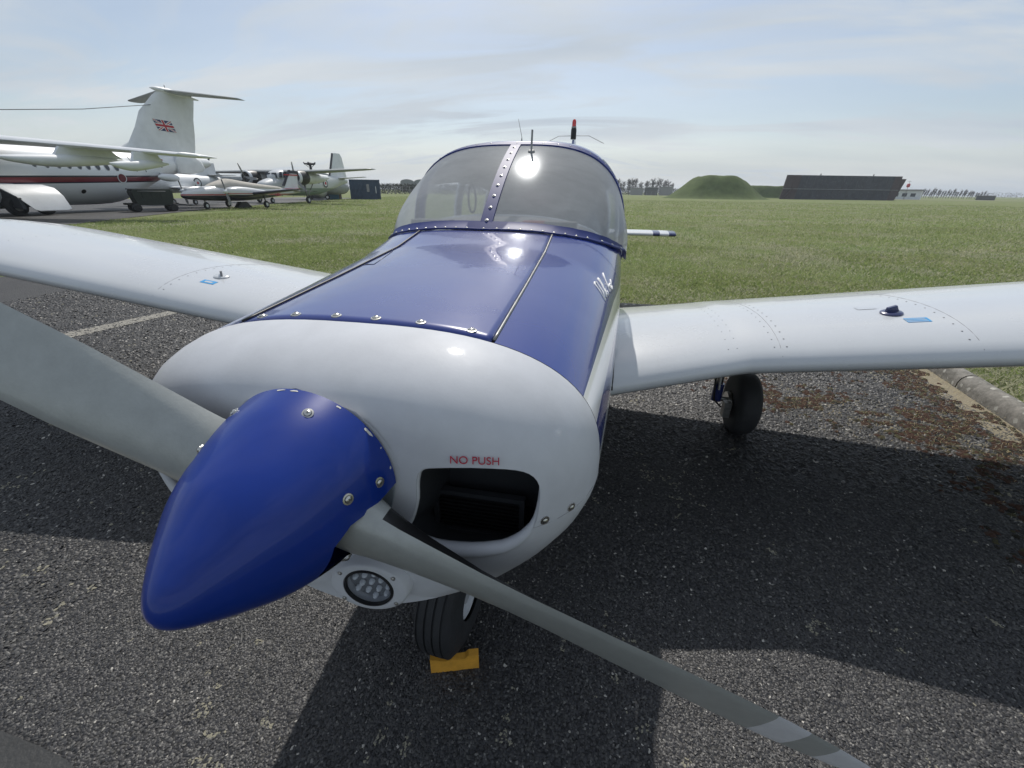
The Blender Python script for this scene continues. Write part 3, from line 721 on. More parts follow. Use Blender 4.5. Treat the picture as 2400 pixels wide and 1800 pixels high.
tcn = t.nodes.new('ShaderNodeTexCoord'); s = t.nodes.new('ShaderNodeSeparateXYZ'); t.links.new(tcn.outputs['Object'], s.inputs[0])
ab = t.nodes.new('ShaderNodeMath'); ab.operation = 'ABSOLUTE'; t.links.new(s.outputs['X'], ab.inputs[0])
prev = src
for lo, hi in ((4.36, 4.43), (4.22, 4.255)):
    a = t.nodes.new('ShaderNodeMath'); a.operation = 'GREATER_THAN'; t.links.new(ab.outputs[0], a.inputs[0]); a.inputs[1].default_value = lo
    c = t.nodes.new('ShaderNodeMath'); c.operation = 'LESS_THAN'; t.links.new(ab.outputs[0], c.inputs[0]); c.inputs[1].default_value = hi
    q = t.nodes.new('ShaderNodeMath'); q.operation = 'MULTIPLY'; t.links.new(a.outputs[0], q.inputs[0]); t.links.new(c.outputs[0], q.inputs[1])
    mm_ = t.nodes.new('ShaderNodeMix'); mm_.data_type = 'RGBA'; t.links.new(q.outputs[0], mm_.inputs[0]); t.links.new(prev, mm_.inputs[6]); mm_.inputs[7].default_value = (*CB, 1); prev = mm_.outputs[2]
t.links.new(prev, b.inputs['Base Color'])
def wn_(x, u, sg):
    a = wpt(x, u+.01, 1, sg)-wpt(x, u-.01, 1, sg); b_ = wpt(x+.02, u, 1, sg)-wpt(x-.02, u, 1, sg); n_ = a.cross(b_).normalized(); return n_ if n_.z > 0 else -n_
def wing_details(sg, w_):
    riv = MB()
    def dot(x, u, r=.0042):
        p = wpt(x, u, 1, sg); riv.lathe([(r, 0), (r*.8, .0011), (.0, .0016)], 7, 0, orient(p, wn_(x, u, sg)))
    for x in (1.275, 1.325, 2.00):
        for i in range(16): dot(x, .04+.6*(i/15)**1.1, .004 if x > 1.3 else .003)
    for i in range(30): dot(1.32+.70*i/29, .60, .0035)
    for x in (1.08, 1.12, 3.3, 3.9):
        for i in range(14): dot(x, .05+.045*i, .0022)
    for i in range(50): dot(.66+3.5*i/49, .93, .002)
    o = riv.build('rivets', MGREY, w_); o['kind'] = 'stuff'
    for x in (1.30, 2.03):
        MB().tube([wpt(x, .012+.66*(i/24), 1, sg) for i in range(25)],   .0008, 5).build('panel_line', MGREY, w_)
    MB().tube([wpt(x_, .74, 1, sg) for x_ in [.62+.2*i for i in range(18)]], .0009, 5).build('flap_line', MGREY, w_)
    # fuel filler cap
    x, u = 1.84, .19; p = wpt(x, u, 1, sg); n_ = wn_(x, u, sg); M_ = orient(p, n_, Vector((.5, 1, 0)))
    cm = DKBLUE if sg > 0 else WHITE
    cap_ = MB().lathe([(.0, .0), (.044, .0), (.044, .005), (.039, .009), (.02, .011), (0, .011)], 28, 0, M_).build('fuel_cap', cm, w_, angle=40)
    MB().prism([(-.028, .010), (-.024, .030), (.014, .038), (.028, .010)], 1, -.006, .006, 0, M_ @ Matrix.Rotation(R(35 if sg > 0 else -20), 4, 'Z')).build('cap_handle', DKBLUE if sg > 0 else MGREY, cap_, smooth=False)
    # fuel grade sticker
    def patch(x0, x1, u0, u1, m, nm, e=.0009):
        r_ = [[wpt(x0+(x1-x0)*i/6, u0+(u1-u0)*j/4, 1, sg)+n_*e for j in range(5)] for i in range(7)]
        return MB().rings(r_, wrap=False).build(nm, m, w_)
    if sg > 0:
        patch(1.85, 1.94, .122, .148, STICKER, 'fuel_sticker'); patch(1.74, 1.82, .235, .262, WHITE, 'paper_label', .0012)
        for k in range(3): patch(1.85, 1.93, .124+.008*k, .1265+.008*k, WHITE, 'sticker_print', .0016)
    else:
        patch(1.79, 1.88, .115, .14, STICKER, 'fuel_sticker'); patch(1.81, 1.86, .122, .132, WHITE, 'sticker_print', .0016)
for sg in (1, -1):
    w_ = wing(sg); wing_details(sg, w_)
# root fillet strip
for sg in (1, -1):
    MB().tube([wpt(.556, .02+.93*i/20, 1, sg)+Vector((0, 0, .002)) for i in range(21)], .007, 6).build('wing_root_seal', WHITE, AC)
    MB().tube([wpt(.556, .0+.10*i/6, 1, sg)+Vector((.004*sg, 0, .004)) for i in range(7)], .006, 6).build('root_gap', BLACK, AC)

# ---- undercarriage
def wheel(name, R0, W, rimr, rimm, grooves, parent, p, rz=0, tread=(.7,)):
    t_ = empty_part(name, parent, p, rz)
    n = 64; prof = []
    K = 26
    for i in range(K+1):
        a = -math.pi/2*1.12 + 2*math.pi/2*1.12*i/K
        x = W/2*sgp(math.sin(a), .62) if abs(a) < math.pi/2 else W/2*math.copysign(1, a)*(1-.25*(abs(a)-math.pi/2))
        r = rimr + (R0-rimr)*max(0, math.cos(a))**.42 if abs(a) < math.pi/2 else rimr
        prof.append((r, x))
    if grooves:
        pr2 = []
        for (r, x) in prof: pr2.append((r, x))
        # finer crown with grooves
        prof = [q for q in pr2 if q[1] < -W*.34] + sum([[(R0-.0015*abs(g/(W*.3))**2, g-.004), (R0-.007, g-.0025), (R0-.007, g+.0025), (R0-.0015*abs(g/(W*.3))**2, g+.004)] for g in [W*.3*k for k in (-1, -.33, .33, 1)]], []) + [q for q in pr2 if q[1] > W*.34]
    Mx = Matrix(((0, 0, 1, 0), (1, 0, 0, 0), (0, 1, 0, 0), (0, 0, 0, 1)))
    MB().lathe(prof, n, 0, Mx).build('tyre', RUBBER, t_, angle=32)
    MB().lathe([(rimr+.006, -W*.36), (rimr, -W*.40), (rimr-.012, -W*.38), (rimr*.72, -W*.18), (rimr*.4, -W*.16), (rimr*.38, -W*.36), (.0, -W*.36)], 40, 0, Mx).build('rim', rimm, t_, angle=40)
    MB().lathe([(rimr+.006, W*.36), (rimr, W*.40), (rimr-.012, W*.38), (rimr*.72, W*.18), (rimr*.4, W*.16), (rimr*.38, W*.36), (.0, W*.36)], 40, 0, Mx).build('rim', rimm, t_, angle=40)
    return t_
def empty_part(name, parent, p, rz=0):
    o = bpy.data.objects.new(name, None); C.objects.link(o); o.parent = parent; o.location = p; o.rotation_euler = (0, 0, rz); return o
for sg in (1, -1):
    wx = 1.545*sg
    wheel('main_wheel', .222, .158, .078, DULLM, False, AC, (wx, 2.44, .218))
    MB().tube([(wx-.185*sg, 2.40, .78), (wx-.185*sg, 2.40, .60), (wx-.185*sg, 2.40, .53)], [.05, .046, .034], 20).build('oleo_housing', WHITE, AC, angle=40)
    MB().tube([(wx-.185*sg, 2.40, .56), (wx-.185*sg, 2.40, .30)], .022, 16).build('oleo_strut', STEEL, AC)
    MB().tube([(wx-.185*sg, 2.40, .37), (wx-.185*sg, 2.40, .24)], .034, 16).build('strut_fork', DKBLUE, AC, angle=40)
    MB().tube([(wx-.185*sg, 2.42, .25), (wx-.02*sg, 2.44, .22)], .018, 12).build('axle', DULLM, AC)
    MB().box((min(wx-.14*sg, wx-.095*sg), 2.33, .14), (max(wx-.14*sg, wx-.095*sg), 2.39, .25)).build('brake_caliper', DULLM, AC, smooth=False)
    MB().lathe([(.0, -.012), (.07, -.012), (.07, .012), (0, .012)], 32, 0, Matrix(((0, 0, 1, wx-.095*sg), (1, 0, 0, 2.44), (0, 1, 0, .218), (0, 0, 0, 1)))).build('brake_disc', STEEL, AC, angle=30)
    for dy in (-.045, .045):
        MB().prism([(2.40+dy-.012, .60), (2.40+dy+.012, .60), (2.44+dy+.01, .47), (2.40+dy+.012, .34), (2.40+dy-.012, .34), (2.42+dy-.01, .47)], 0, wx-.20*sg, wx-.19*sg).build('torque_link', DULLM, AC, smooth=False)
    MB().tube([(wx-.23*sg, 2.37, .62), (wx-.235*sg, 2.35, .45), (wx-.21*sg, 2.36, .26), (wx-.15*sg, 2.37, .2)], .006, 8).build('brake_hose', BLACK, AC)
# wheel well bulge under the wing
nw = wheel('nose_wheel', .212, .145, .085, WHITE, True, AC, (.035, .560, .208), R(-6))
for sg in (-1, 1): MB().prism([(.555, .20), (.595, .20), (.62, .46), (.56, .48)], 0, .035+sg*.088-.006, .035+sg*.088+.006).build('nose_fork_arm', DKBLUE, AC, smooth=False)
MB().box((-.06, .56, .455), (.13, .63, .475)).build('nose_fork_crown', DKBLUE, AC, smooth=False)
MB().tube([(.035, .60, .47), (.035, .66, .82)], .03, 16).build('nose_oleo', STEEL, AC)
MB().tube([(.10, .52, .34), (.13, .50, .40), (.12, .55, .5)], .016, 10).build('tow_lug', DKBLUE, AC)
# yellow chock, a thing of its own
ck = MB()
tk = Matrix.Translation((.076, .415, 0)) @ Matrix.Rotation(R(18), 4, 'Z')
prof = [(-.085, 0), (.085, 0), (.085, .075), (.05, .075), (.038, .062), (-.03, .058), (-.045, .062), (-.085, .075)]
ck.prism(prof, 1, -.012, .012, 0, tk)
cko = ck.build('wheel_chock', YELLOW, None, smooth=False)
meta(cko, 'small yellow painted chock on the asphalt against the nose tyre', 'wheel chock')

# ---- landing lamp and chin
def on_bowl(x, z): 
    h = surf_hit(bowl, (x, -.4, z), (0, 1, 0)); return h
def lamp():
    c = Vector((.079, .020, .888)); n = Vector((.08, -1, .03)).normalized(); M_ = orient(c, n) @ Matrix.Scale(.88, 4)
    t_ = empty_part('landing_lamp', AC, (0, 0, 0))
    def ell(rx, ry, h, N_=40): return [M_ @ Vector((rx*math.cos(2*math.pi*k/N_), ry*math.sin(2*math.pi*k/N_), h)) for k in range(N_)]
    MB().rings([ell(.100, .066, -.10), ell(.092, .066, -.02), ell(.085, .064, .006), ell(.079, .060, .010), ell(.056, .052, .010), ell(.054, .050, .006), ell(.054, .05, -.02)]).build('lamp_surround', BOWLW, t_, angle=50)
    MB().rings([ell(.055, .051, .007), ell(.053, .0495, .012), ell(.050, .0465, .012), ell(.049, .0455, .004)]).build('lamp_bezel', BLACK, t_, angle=40)
    MB().rings([ell(.052, .048, -.014), ell(.001, .001, -.014)]).build('lamp_reflector', mat('lamp_grey', (.25, .26, .28), .3, metal=.3), t_)
    LENS = glass_mat('lamp_lens', (.9, .92, .95), .12, .08)
    MB().rings([ell(.0495, .046, .004), ell(.03, .028, .008), ell(.001, .001, .009)]).build('lamp_lens', LENS, t_)
    LED = mat('clear_led', (.85, .87, .9), .15, spec=.8)
    me = None
    for k, (a, b_) in enumerate([(0, .0), (.022, .008), (-.022, -.006), (.008, .024), (-.010, -.024), (-.014, .018), (.014, -.018), (.036, -.010), (-.036, .010), (.032, .022), (-.033, -.022), (.0, .040), (.004, -.040), (.030, -.030), (-.028, .032)]):
        if me is None:
            o = MB().lathe([(.0062, 0), (.0062, .006), (.0036, .010), (0, .011)], 8).build('led', LED, t_, angle=40); me = o.data
        else: o = link('led', me, None, t_, smooth=False)
        o.matrix_local = M_ @ Matrix.Translation((a, b_, -.012))
    for (a, b_) in ((-.058, .036), (.058, .036), (-.058, -.036), (.058, -.036)): screw(M_ @ Vector((a, b_, .0095)), n, .0045, t_)
    return M_
lamp()
# lower intake recess beside the lamp
# ---- tail
def fin():
    rings = []
    for (z, y0, y1, th_) in ((1.22, 5.0, 6.5, .10), (1.35, 5.35, 6.55, .095), (2.1, 5.85, 6.6, .07), (2.2, 5.92, 6.6, .06), (2.24, 6.0, 6.58, .03)):
        us = [.5*(1-math.cos(math.pi*k/12)) for k in range(13)]; c = y1-y0
        rings.append([Vector((naca(u, th_)*c, y0+u*c, z)) for u in us[::-1]]+[Vector((-naca(u, th_)*c, y0+u*c, z)) for u in us[1:-1]])
    FP = side_paint('fin_paint', (.7, .71, .72), [(2.24, 2.3, 0, CB), (2.13, 2.18, 0, CB), (2.03, 2.07, 0, CB)])
    o = MB().rings(rings, cap=True).build('tail_fin', FP, AC)
    MB().tube([(0, 5.95, 2.19), (0, 5.95, 2.30), (0, 5.95, 2.315)], [.036, .036, .03], 18).build('beacon_mount', BLACK, AC, angle=40)
    MB().tube([(0, 5.95, 2.315), (0, 5.95, 2.335)], [.033, .031], 18).build('beacon_collar', DULLM, AC, angle=40)
    RG = mat('red_beacon_glass', (.75, .015, .015), .1, coat=1, var=.3, vscale=40)
    MB().lathe([(.027, 2.335), (.027, 2.385), (.022, 2.405), (.012, 2.417), (0, 2.42)], 20, 0, Matrix.Translation((0, 5.95, 0))).build('beacon_lamp', RG, AC)
    for sg in (1, -1):
        MB().tube([(.01*sg, 6.0, 2.235), (.20*sg, 6.02, 2.235), (.40*sg, 6.06, 2.15)], .0032, 6).build('vee_aerial', DULLM, AC)
    m = MB(); us = [.5*(1-math.cos(math.pi*k/12)) for k in range(13)]
    rings = []
    for x in (-1.52, -1.51, -1.3, -.1, .1, 1.3, 1.51, 1.52):
        th_ = .10 if abs(x) < 1.515 else .04; c = .76
        rings.append([Vector((x, 6.1+u*c, 1.02+naca(u, th_)*c)) for u in us[::-1]]+[Vector((x, 6.1+u*c, 1.02-naca(u, th_)*c)) for u in us[1:-1]])
    o = m.rings(rings, cap=True).build('stabilator', STABP, AC)
def stab_mat():
    m = mat('stabilator_white_paint', (.7, .71, .72), .25, coat=.5); t = m.node_tree; b = t.nodes['Principled BSDF']
    tcn = t.nodes.new('ShaderNodeTexCoord'); s = t.nodes.new('ShaderNodeSeparateXYZ'); t.links.new(tcn.outputs['Object'], s.inputs[0])
    a = t.nodes.new('ShaderNodeMath'); a.operation = 'ABSOLUTE'; t.links.new(s.outputs['X'], a.inputs[0])
    r = t.nodes.new('ShaderNodeValToRGB'); r.color_ramp.interpolation = 'CONSTANT'; e = r.color_ramp.elements
    k = t.nodes.new('ShaderNodeMath'); k.operation = 'DIVIDE'; t.links.new(a.outputs[0], k.inputs[0]); k.inputs[1].default_value = 2
    e[0].position = 0; e[0].color = (.7, .71, .72, 1); e[1].position = 1.20/2; e[1].color = (.015, .025, .11, 1)
    for p_, c_ in ((1.29/2, (.7, .71, .72, 1)), (1.42/2, (.015, .025, .11, 1))):
        q = e.new(p_); q.color = c_
    t.links.new(k.outputs[0], r.inputs[0]); t.links.new(r.outputs[0], b.inputs['Base Color']); return m
STABP = stab_mat()
fin()
# handwritten name on the cowl flank
def script_name():
    ST = [[(.4424, .9077, 1.3015), (.4448, .8911, 1.2977), (.4526, .8838, 1.2906), (.4606, .8744, 1.2822), (.4805, .8527, 1.2578)], [(.4424, .9077, 1.3015), (.4477, .9247, 1.2996), (.4579, .9095, 1.2893), (.4719, .8981, 1.2742), (.4805, .8527, 1.2578)], [(.4531, .9768, 1.302), (.4585, .9739, 1.2971), (.469, .9524, 1.285), (.4841, .8936, 1.2595)], [(.4531, .9768, 1.302), (.4547, .9626, 1.2991), (.463, .9521, 1.2903), (.4755, .9303, 1.2749), (.4853, .8961, 1.2582)], [(.4853, .8961, 1.2582), (.483, .9189, 1.2648), (.4804, .9353, 1.2704), (.477, .9405, 1.2747), (.4764, .9227, 1.2729), (.4817, .9193, 1.2665), (.49, .9316, 1.2576)], [(.4865, .9569, 1.2662), (.4912, .9518, 1.2592), (.4929, .95, 1.2567)], [(.4689, 1.0631, 1.3047), (.476, 1.036, 1.2923), (.4872, 1.01, 1.2745), (.4963, .9825, 1.2575)], [(.4965, 1.0529, 1.2724), (.4895, 1.0034, 1.2701), (.494, .9948, 1.2625), (.4997, 1.0052, 1.2567)], [(.5002, 1.0464, 1.266), (.4959, 1.0283, 1.2674), (.4982, 1.0173, 1.2619), (.5041, 1.0343, 1.2567), (.5039, 1.0553, 1.2624), (.5064, 1.0424, 1.2552)], [(.4975, 1.0888, 1.2796), (.5009, 1.0668, 1.2699), (.5048, 1.0586, 1.2618)], [(.4789, .9955, 1.2808), (.4814, .9968, 1.2783)]]
    m = MB()
    for st in ST:
        m.tube([Vector(p)+Vector((.0004, 0, .0004)) for p in st], .0026 if len(st) < 4 else .0034, 6)
    m.build('painted_name', mat('white_lettering', (.85, .85, .85), .7), AC)
    MB().tube([(-.262, .735, 1.3555), (-.2172, .722, 1.3596), (-.2321, .82, 1.3661), (-.2496, .9186, 1.3722)], .0009, 5).build('access_door_edge', BLACK, AC)
script_name()
# side exhaust / step details low on the flank
MB().tube([(.30, .95, .60), (.31, 1.02, .48), (.31, 1.12, .42)], .025, 14).build('exhaust_pipe', DULLM, AC)
# ================================================================ things in the background
def oval(y, hw, hh, zc, n=28, e=2.0, xc=0): return [Vector((xc+hw*sgp(math.cos(2*math.pi*k/n), 2/e), y, zc+hh*sgp(math.sin(2*math.pi*k/n), 2/e))) for k in range(n)]
def hull(name, st, m, parent, n=28, e=2.0, xc=0):
    """st rows: y, half width, half height, centre height"""
    fine = []
    for i in range(len(st)-1):
        for q in range(4):
            t = q/4; p0, p1, p2, p3 = st[max(i-1, 0)], st[i], st[i+1], st[min(i+2, len(st)-1)]
            row = []
            for a, b_, c_, d_ in zip(p0, p1, p2, p3): row.append(b_+(c_-b_)*t if t == 0 else .5*((2*b_)+(c_-a)*t+(2*a-5*b_+4*c_-d_)*t*t+(3*b_-a-3*c_+d_)*t**3))
            fine.append(row)
    fine.append(list(st[-1]))
    return MB().rings([oval(r[0], max(.01, r[1]), max(.01, r[2]), r[3], n, e, xc) for r in fine], cap=True).build(name, m, parent, angle=60)
def foil(name, st, m, parent, vertical=False):
    """st rows: span position (x or z), leading edge y, other coordinate, chord, thickness ratio"""
    us = [.5*(1-math.cos(math.pi*k/9)) for k in range(10)]; rings = []
    for s, y0, h, c, t in st:
        if vertical: rings.append([Vector((h+naca(u, t)*c, y0+u*c, s)) for u in us[::-1]]+[Vector((h-naca(u, t)*c, y0+u*c, s)) for u in us[1:-1]])
        else: rings.append([Vector((s, y0+u*c, h+naca(u, t)*c)) for u in us[::-1]]+[Vector((s, y0+u*c, h-naca(u, t)*c)) for u in us[1:-1]])
    return MB().rings(rings, cap=True).build(name, m, parent, angle=50)
def tyre(name, p, r, w_, parent, rimm=None):
    Mx = Matrix(((0, 0, 1, p[0]), (1, 0, 0, p[1]), (0, 1, 0, p[2]), (0, 0, 0, 1)))
    o = MB().lathe([(r*.5, -w_/2), (r*.85, -w_/2), (r, -w_/4), (r, w_/4), (r*.85, w_/2), (r*.5, w_/2)], 20, 0, Mx).build(name, RUBBER, parent, angle=50)
    MB().lathe([(0, -w_*.42), (r*.52, -w_*.42), (r*.52, w_*.42), (0, w_*.42)], 16, 0, Mx).build('rim', rimm or WHITE2, o, angle=30)
    return o
WHITE2 = mat('weathered_white_paint', (.74, .76, .78), .42, var=.14, vscale=1.3)
SKIN = mat('grey_metal_skin', (.38, .40, .40), .5, metal=.2, var=.25, vscale=2)
GREENM = mat('olive_drab_paint', (.022, .032, .026), .6, var=.4, vscale=5)
DARKW = mat('aircraft_window', (.06, .07, .085), .15)
NAVY = mat('navy_paint_and_shade', (.012, .014, .03), .35)
BEIGE = mat('beige_canvas_cover', (.50, .47, .42), .85, var=.15, vscale=5, bump=.3, bscale=6)

# ---- large jet airliner
def jet():
    A = empty('jet_airliner', 'large white high wing jet airliner with red cheat line and flag on its tail', 'airliner', (-33, 33.5, 0))
    P = side_paint('airliner_paint', (.74, .76, .78), [(2.33, 2.42, .03, (.012, .014, .035)), (2.07, 2.33, .03, (.17, .015, .03)), (2.0, 2.07, .03, (.012, .014, .035))], coat=.3, rough=.3)
    hull('fuselage', [(-24.6, .1, .1, 1.7), (-24.0, .8, .7, 1.75), (-22.5, 1.4, 1.35, 2.0), (-20.5, 1.75, 1.72, 2.12), (-16, 1.78, 1.75, 2.15), (-12, 1.78, 1.75, 2.15), (-8.3, 1.76, 1.72, 2.16), (-6.5, 1.6, 1.46, 2.44), (-5, 1.38, 1.12, 2.78), (-3.5, 1.12, .82, 3.06), (-1.5, .8, .62, 3.25), (.3, .5, .42, 3.35), (.9, .3, .25, 3.38)], P, A, n=48)
    f = foil('tail_fin', [(3.5, -8.6, 0, 8.3, .035), (3.9, -6.6, 0, 6.4, .05), (4.4, -5.5, 0, 5.5, .07), (5.4, -4.7, 0, 5.0, .08), (6.5, -4.0, 0, 4.55, .085), (7.7, -2.6, 0, 3.6, .09), (8.05, -2.1, 0, 3.2, .08), (8.25, -1.6, 0, 2.5, .05)], WHITE2, A, True)
    foil('tailplane', [(-4.9, -.3, 7.8, 1.1, .08), (-4.7, -.45, 7.81, 1.3, .1), (-.3, -1.7, 8.15, 2.5, .1), (.3, -1.7, 8.15, 2.5, .1), (4.7, -.35, 7.81, 1.3, .1), (4.95, -.2, 7.8, 1.1, .08)], SKIN, A)
    hull('tail_bullet', [(-2.6, .02, .02, 8.15), (-2.0, .2, .16, 8.17), (-.5, .25, .2, 8.15), (1.2, .15, .1, 8.05), (1.6, .02, .02, 8.03)], WHITE2, A, n=14)
    MB().tube([(0, -1.3, 8.2), (0, -1.3, 8.55)], .03, 6).build('mast_aerial', DULLM, f)
    # printed flag on the fin flank
    fy = lambda u, v: Vector((.18, -3.3+1.5*u+.25*(1-v)-.0, 5.38+.72*v-.10*u*0))
    def quad(pts, m, nm, lift): MB().add([fy(*q)+Vector((lift, 0, 0)) for q in pts], [tuple(range(len(pts)))]).build(nm, m, f, smooth=False, recalc=False)
    FB = mat('flag_blue', (.012, .016, .10), .5); FR = mat('flag_red', (.42, .015, .03), .5); FW = mat('flag_white', (.68, .68, .68), .5)
    quad([(0, 0), (1, 0), (1, 1), (0, 1)], FB, 'flag_field', .02)
    for a, b_ in (((0, 0), (1, 1)), ((0, 1), (1, 0))):
        for wd, m, l in ((.11, FW, .026), (.035, FR, .030)):
            s = 1 if a[1] == 0 else -1
            quad([(0, a[1]), (wd, a[1]), (1, b_[1]-s*wd), (1, b_[1]), (1-wd, b_[1]), (0, a[1]+s*wd)], m, 'flag_saltire', l)
    for wx, wy, m, l in ((.09, .17, FW, .034), (.055, .10, FR, .038)):
        quad([(.5-wx, 0), (.5+wx, 0), (.5+wx, 1), (.5-wx, 1)], m, 'flag_cross', l); quad([(0, .5-wy), (1, .5-wy), (1, .5+wy), (0, .5+wy)], m, 'flag_cross', l+.001)
    # wings
    for sg in (1, -1):
        foil('wing', [(sg*x, y, z, c, t) for x, y, z, c, t in ((0.0, -19.2, 3.72, 5.0, .10), (1.8, -18.5, 3.68, 4.8, .10), (6, -16.65, 3.44, 3.4, .105), (10, -14.9, 3.18, 2.3, .11), (12.7, -13.7, 3.0, 1.6, .12), (13.1, -13.2, 2.97, .9, .08))][::sg], WHITE2, A)
        for x, y0, y1, z, r in ((8.0, -18.4, -12.3, 2.6, .27), (11.0, -16.1, -13.1, 2.45, .24)):
            L = y1-y0
            hull('flap_fairing', [(y0, .03, .03, z+.05), (y0+L*.1, r*.6, r*.55, z), (y0+L*.35, r, r, z), (y0+L*.7, r*.8, r*.75, z+.1), (y1, .04, .04, z+.16)], WHITE2, A, n=16, xc=sg*x)
            MB().prism([(y0+L*.35, z+.1), (y0+L*.42, z+.62), (y0+L*.8, z+.62), (y0+L*.9, z+.15)], 0, sg*x-.08, sg*x+.08).build('pylon', WHITE2, A, smooth=False)
        hull('wing_tip_pod', [(-14.3, .02, .02, 3.0), (-14.0, .12, .1, 3.0), (-13.0, .12, .1, 2.98), (-11.9, .02, .02, 2.97)], WHITE2, A, n=12, xc=sg*12.9)
    # side windows and doors
    def on(y, z, off=.012):
        zc, r = 2.16, 1.77; y_ = y-33.5
        x = math.sqrt(max(0, 1.77**2-(z-2.15)**2)); return Vector((x+off, y_, z))
    def disc(y, z, ry, rz, m, nm, off=.012, n=16, par=A): MB().add([on(y+ry*math.cos(2*math.pi*k/n), z+rz*math.sin(2*math.pi*k/n), off) for k in range(n)], [tuple(range(n))]).build(nm, m, par, smooth=False, recalc=False)
    for y in (20.6, 21.2, 21.8, 22.35, 22.92, 23.42, 23.99, 24.56, 25.15):
        disc(y, 2.66, .15, .23, MGREY, 'window_frame', .008); disc(y, 2.66, .12, .19, DARKW, 'window', .014)
    disc(25.25, 2.02, .30, .30, WHITE2, 'roundel_ring', .014, 24); disc(25.25, 2.02, .25, .25, mat('maroon_paint', (.14, .012, .025), .4), 'roundel_centre', .018, 24)
    disc(28.75, 2.75, .13, .13, RED, 'red_marker', -.42); disc(22.8, 1.2, .14, .12, BLACK, 'intake_port', .02)
    for y in (26.5, 27.25): MB().tube([on(y-.02, z, -.03 if y < 27 else -.12) for z in (2.45, 2.7, 3.0, 3.3, 3.5)], .016, 5).build('door_seam', DGREY, A)
    text_mesh('ZE700', .42, MGREY, A, (1.5, -5.35, 2.92), (1, 0, .35), (0, 0, 1), 'serial_number', ext=.01)
    MB().tube([(1.38, -5.3, 3.42), (1.36, -5.1, 3.5), (1.33, -4.5, 3.3)], .035, 5).build('red_arrow', RED, A)
    # rear airbrake petals
    for sg in (1, -1):
        pet = [(-3.2, 2.45), (-3.3, 3.3), (-3.0, 3.75), (-1.6, 3.78), (-.9, 3.4), (-.7, 2.9), (-1.0, 2.65), (-2.2, 2.42)]
        rings = [[Vector((sg*(1.05+o_), p[0]*sc_+(1-sc_)*-2, p[1]*sc_+(1-sc_)*3.1)) for p in pet] for o_, sc_ in ((-.25, .92), (0, 1.0), (.12, .97), (.16, .88))]
        MB().rings(rings, cap=True).build('airbrake_petal', WHITE2, A, angle=50)
    MB().tube([(.2, -3.1, 7.0), (.2, -8, 6.0), (.2, -14.5, 5.0), (.2, -20, 4.2)], .022, 5).build('wire_aerial', DGREY, A)
    hull('jammer_pod', [(-5.9, .03, .03, 2.15), (-5.6, .22, .2, 2.15), (-4.9, .28, .26, 2.13), (-4.4, .2, .18, 2.13), (-4.25, .02, .02, 2.13)], WHITE2, A, n=16, xc=2.05)
    MB().tube([(1.0, -5.0, 2.5), (2.0, -5.0, 2.2)], .08, 8).build('pod_pylon', WHITE2, A)
    # undercarriage and the hanging main gear door
    rings = []
    for y in (-15.4, -15.2, -13.1, -12.9):
        s = .9 if y in (-15.4, -12.9) else 1
        rings.append([Vector((x, y + (1-z/1.5)*.9*(y < -14) , .9+(z-.9)*s)) for x, z in ((1.5, 1.52), (2.0, 1.56), (2.5, 1.46), (2.95, 1.0), (3.22, .26), (3.18, .22), (2.88, .95), (2.46, 1.36), (2.0, 1.46), (1.5, 1.44))])
    MB().rings(rings, cap=True).build('gear_door', WHITE2, A, angle=40)
    MB().prism([(1.3, 1.4), (2.5, 1.35), (3.0, .9), (3.1, .35), (2.6, .4), (1.6, .5)], 1, -15.1, -14.95).build('gear_bay', MATTBLACK, A, smooth=False)
    hull('belly_fairing', [(-20, .1, .1, 1.0), (-18.5, 1.5, .8, 1.1), (-15, 2.0, .9, 1.15), (-12.5, 1.4, .7, 1.2), (-11.2, .1, .1, 1.4)], WHITE2, A, n=24)
    for sg in (1, -1):
        for dy in (-14.9, -13.6): tyre('main_tyre', (sg*2.35, dy, .48), .48, .35, A, DULLM)
        MB().tube([(sg*2.35, -14.3, .5), (sg*1.6, -14.3, 1.5)], .13, 10).build('gear_leg', DULLM, A)
    for dx in (-.2, .2): tyre('nose_tyre', (dx, -21, .36), .36, .2, A, DULLM)
    MB().tube([(0, -21, .36), (0, -21, 1.2)], .08, 8).build('nose_leg', DULLM, A)
jet()

# ---- dark green ground power trolley
def trolley():
    T = empty('ground_trolley', 'dark green wheeled ground equipment trolley parked under the airliner tail', 'trolley', (-29.3, 25.2, 0), R(-28))
    MB().prism([(-1.0, 1.36), (1.0, 1.36), (1.1, 1.2), (.95, .40), (-.95, .40), (-1.1, 1.2)], 0, -.62, .62).build('body', GREENM, T, smooth=False)
    MB().box((-.64, -1.12, 1.34), (.64, 1.08, 1.40)).build('top_sheet', DGREY, T, smooth=False)
    for y in (-.6, -.1, .4): MB().box((.62, y, .82), (.65, y+.38, 1.18)).build('locker_door', GREENM, T, smooth=False)
    MB().box((-.5, -1.5, .42), (.5, 1.3, .54)).build('chassis', BLACK, T, smooth=False)
    MB().tube([(.66, -.8, 1.25), (.70, .7, 1.25)], .02, 6).build('rail', MGREY, T)
    for sg in (1, -1):
        for y in (-1.05, .95): tyre('tyre', (sg*.55, y, .26), .26, .16, T, BLACK)
    MB().tube([(0, 1.3, .45), (0, 2.2, .35)], .04, 6).build('tow_bar', BLACK, T)
trolley()

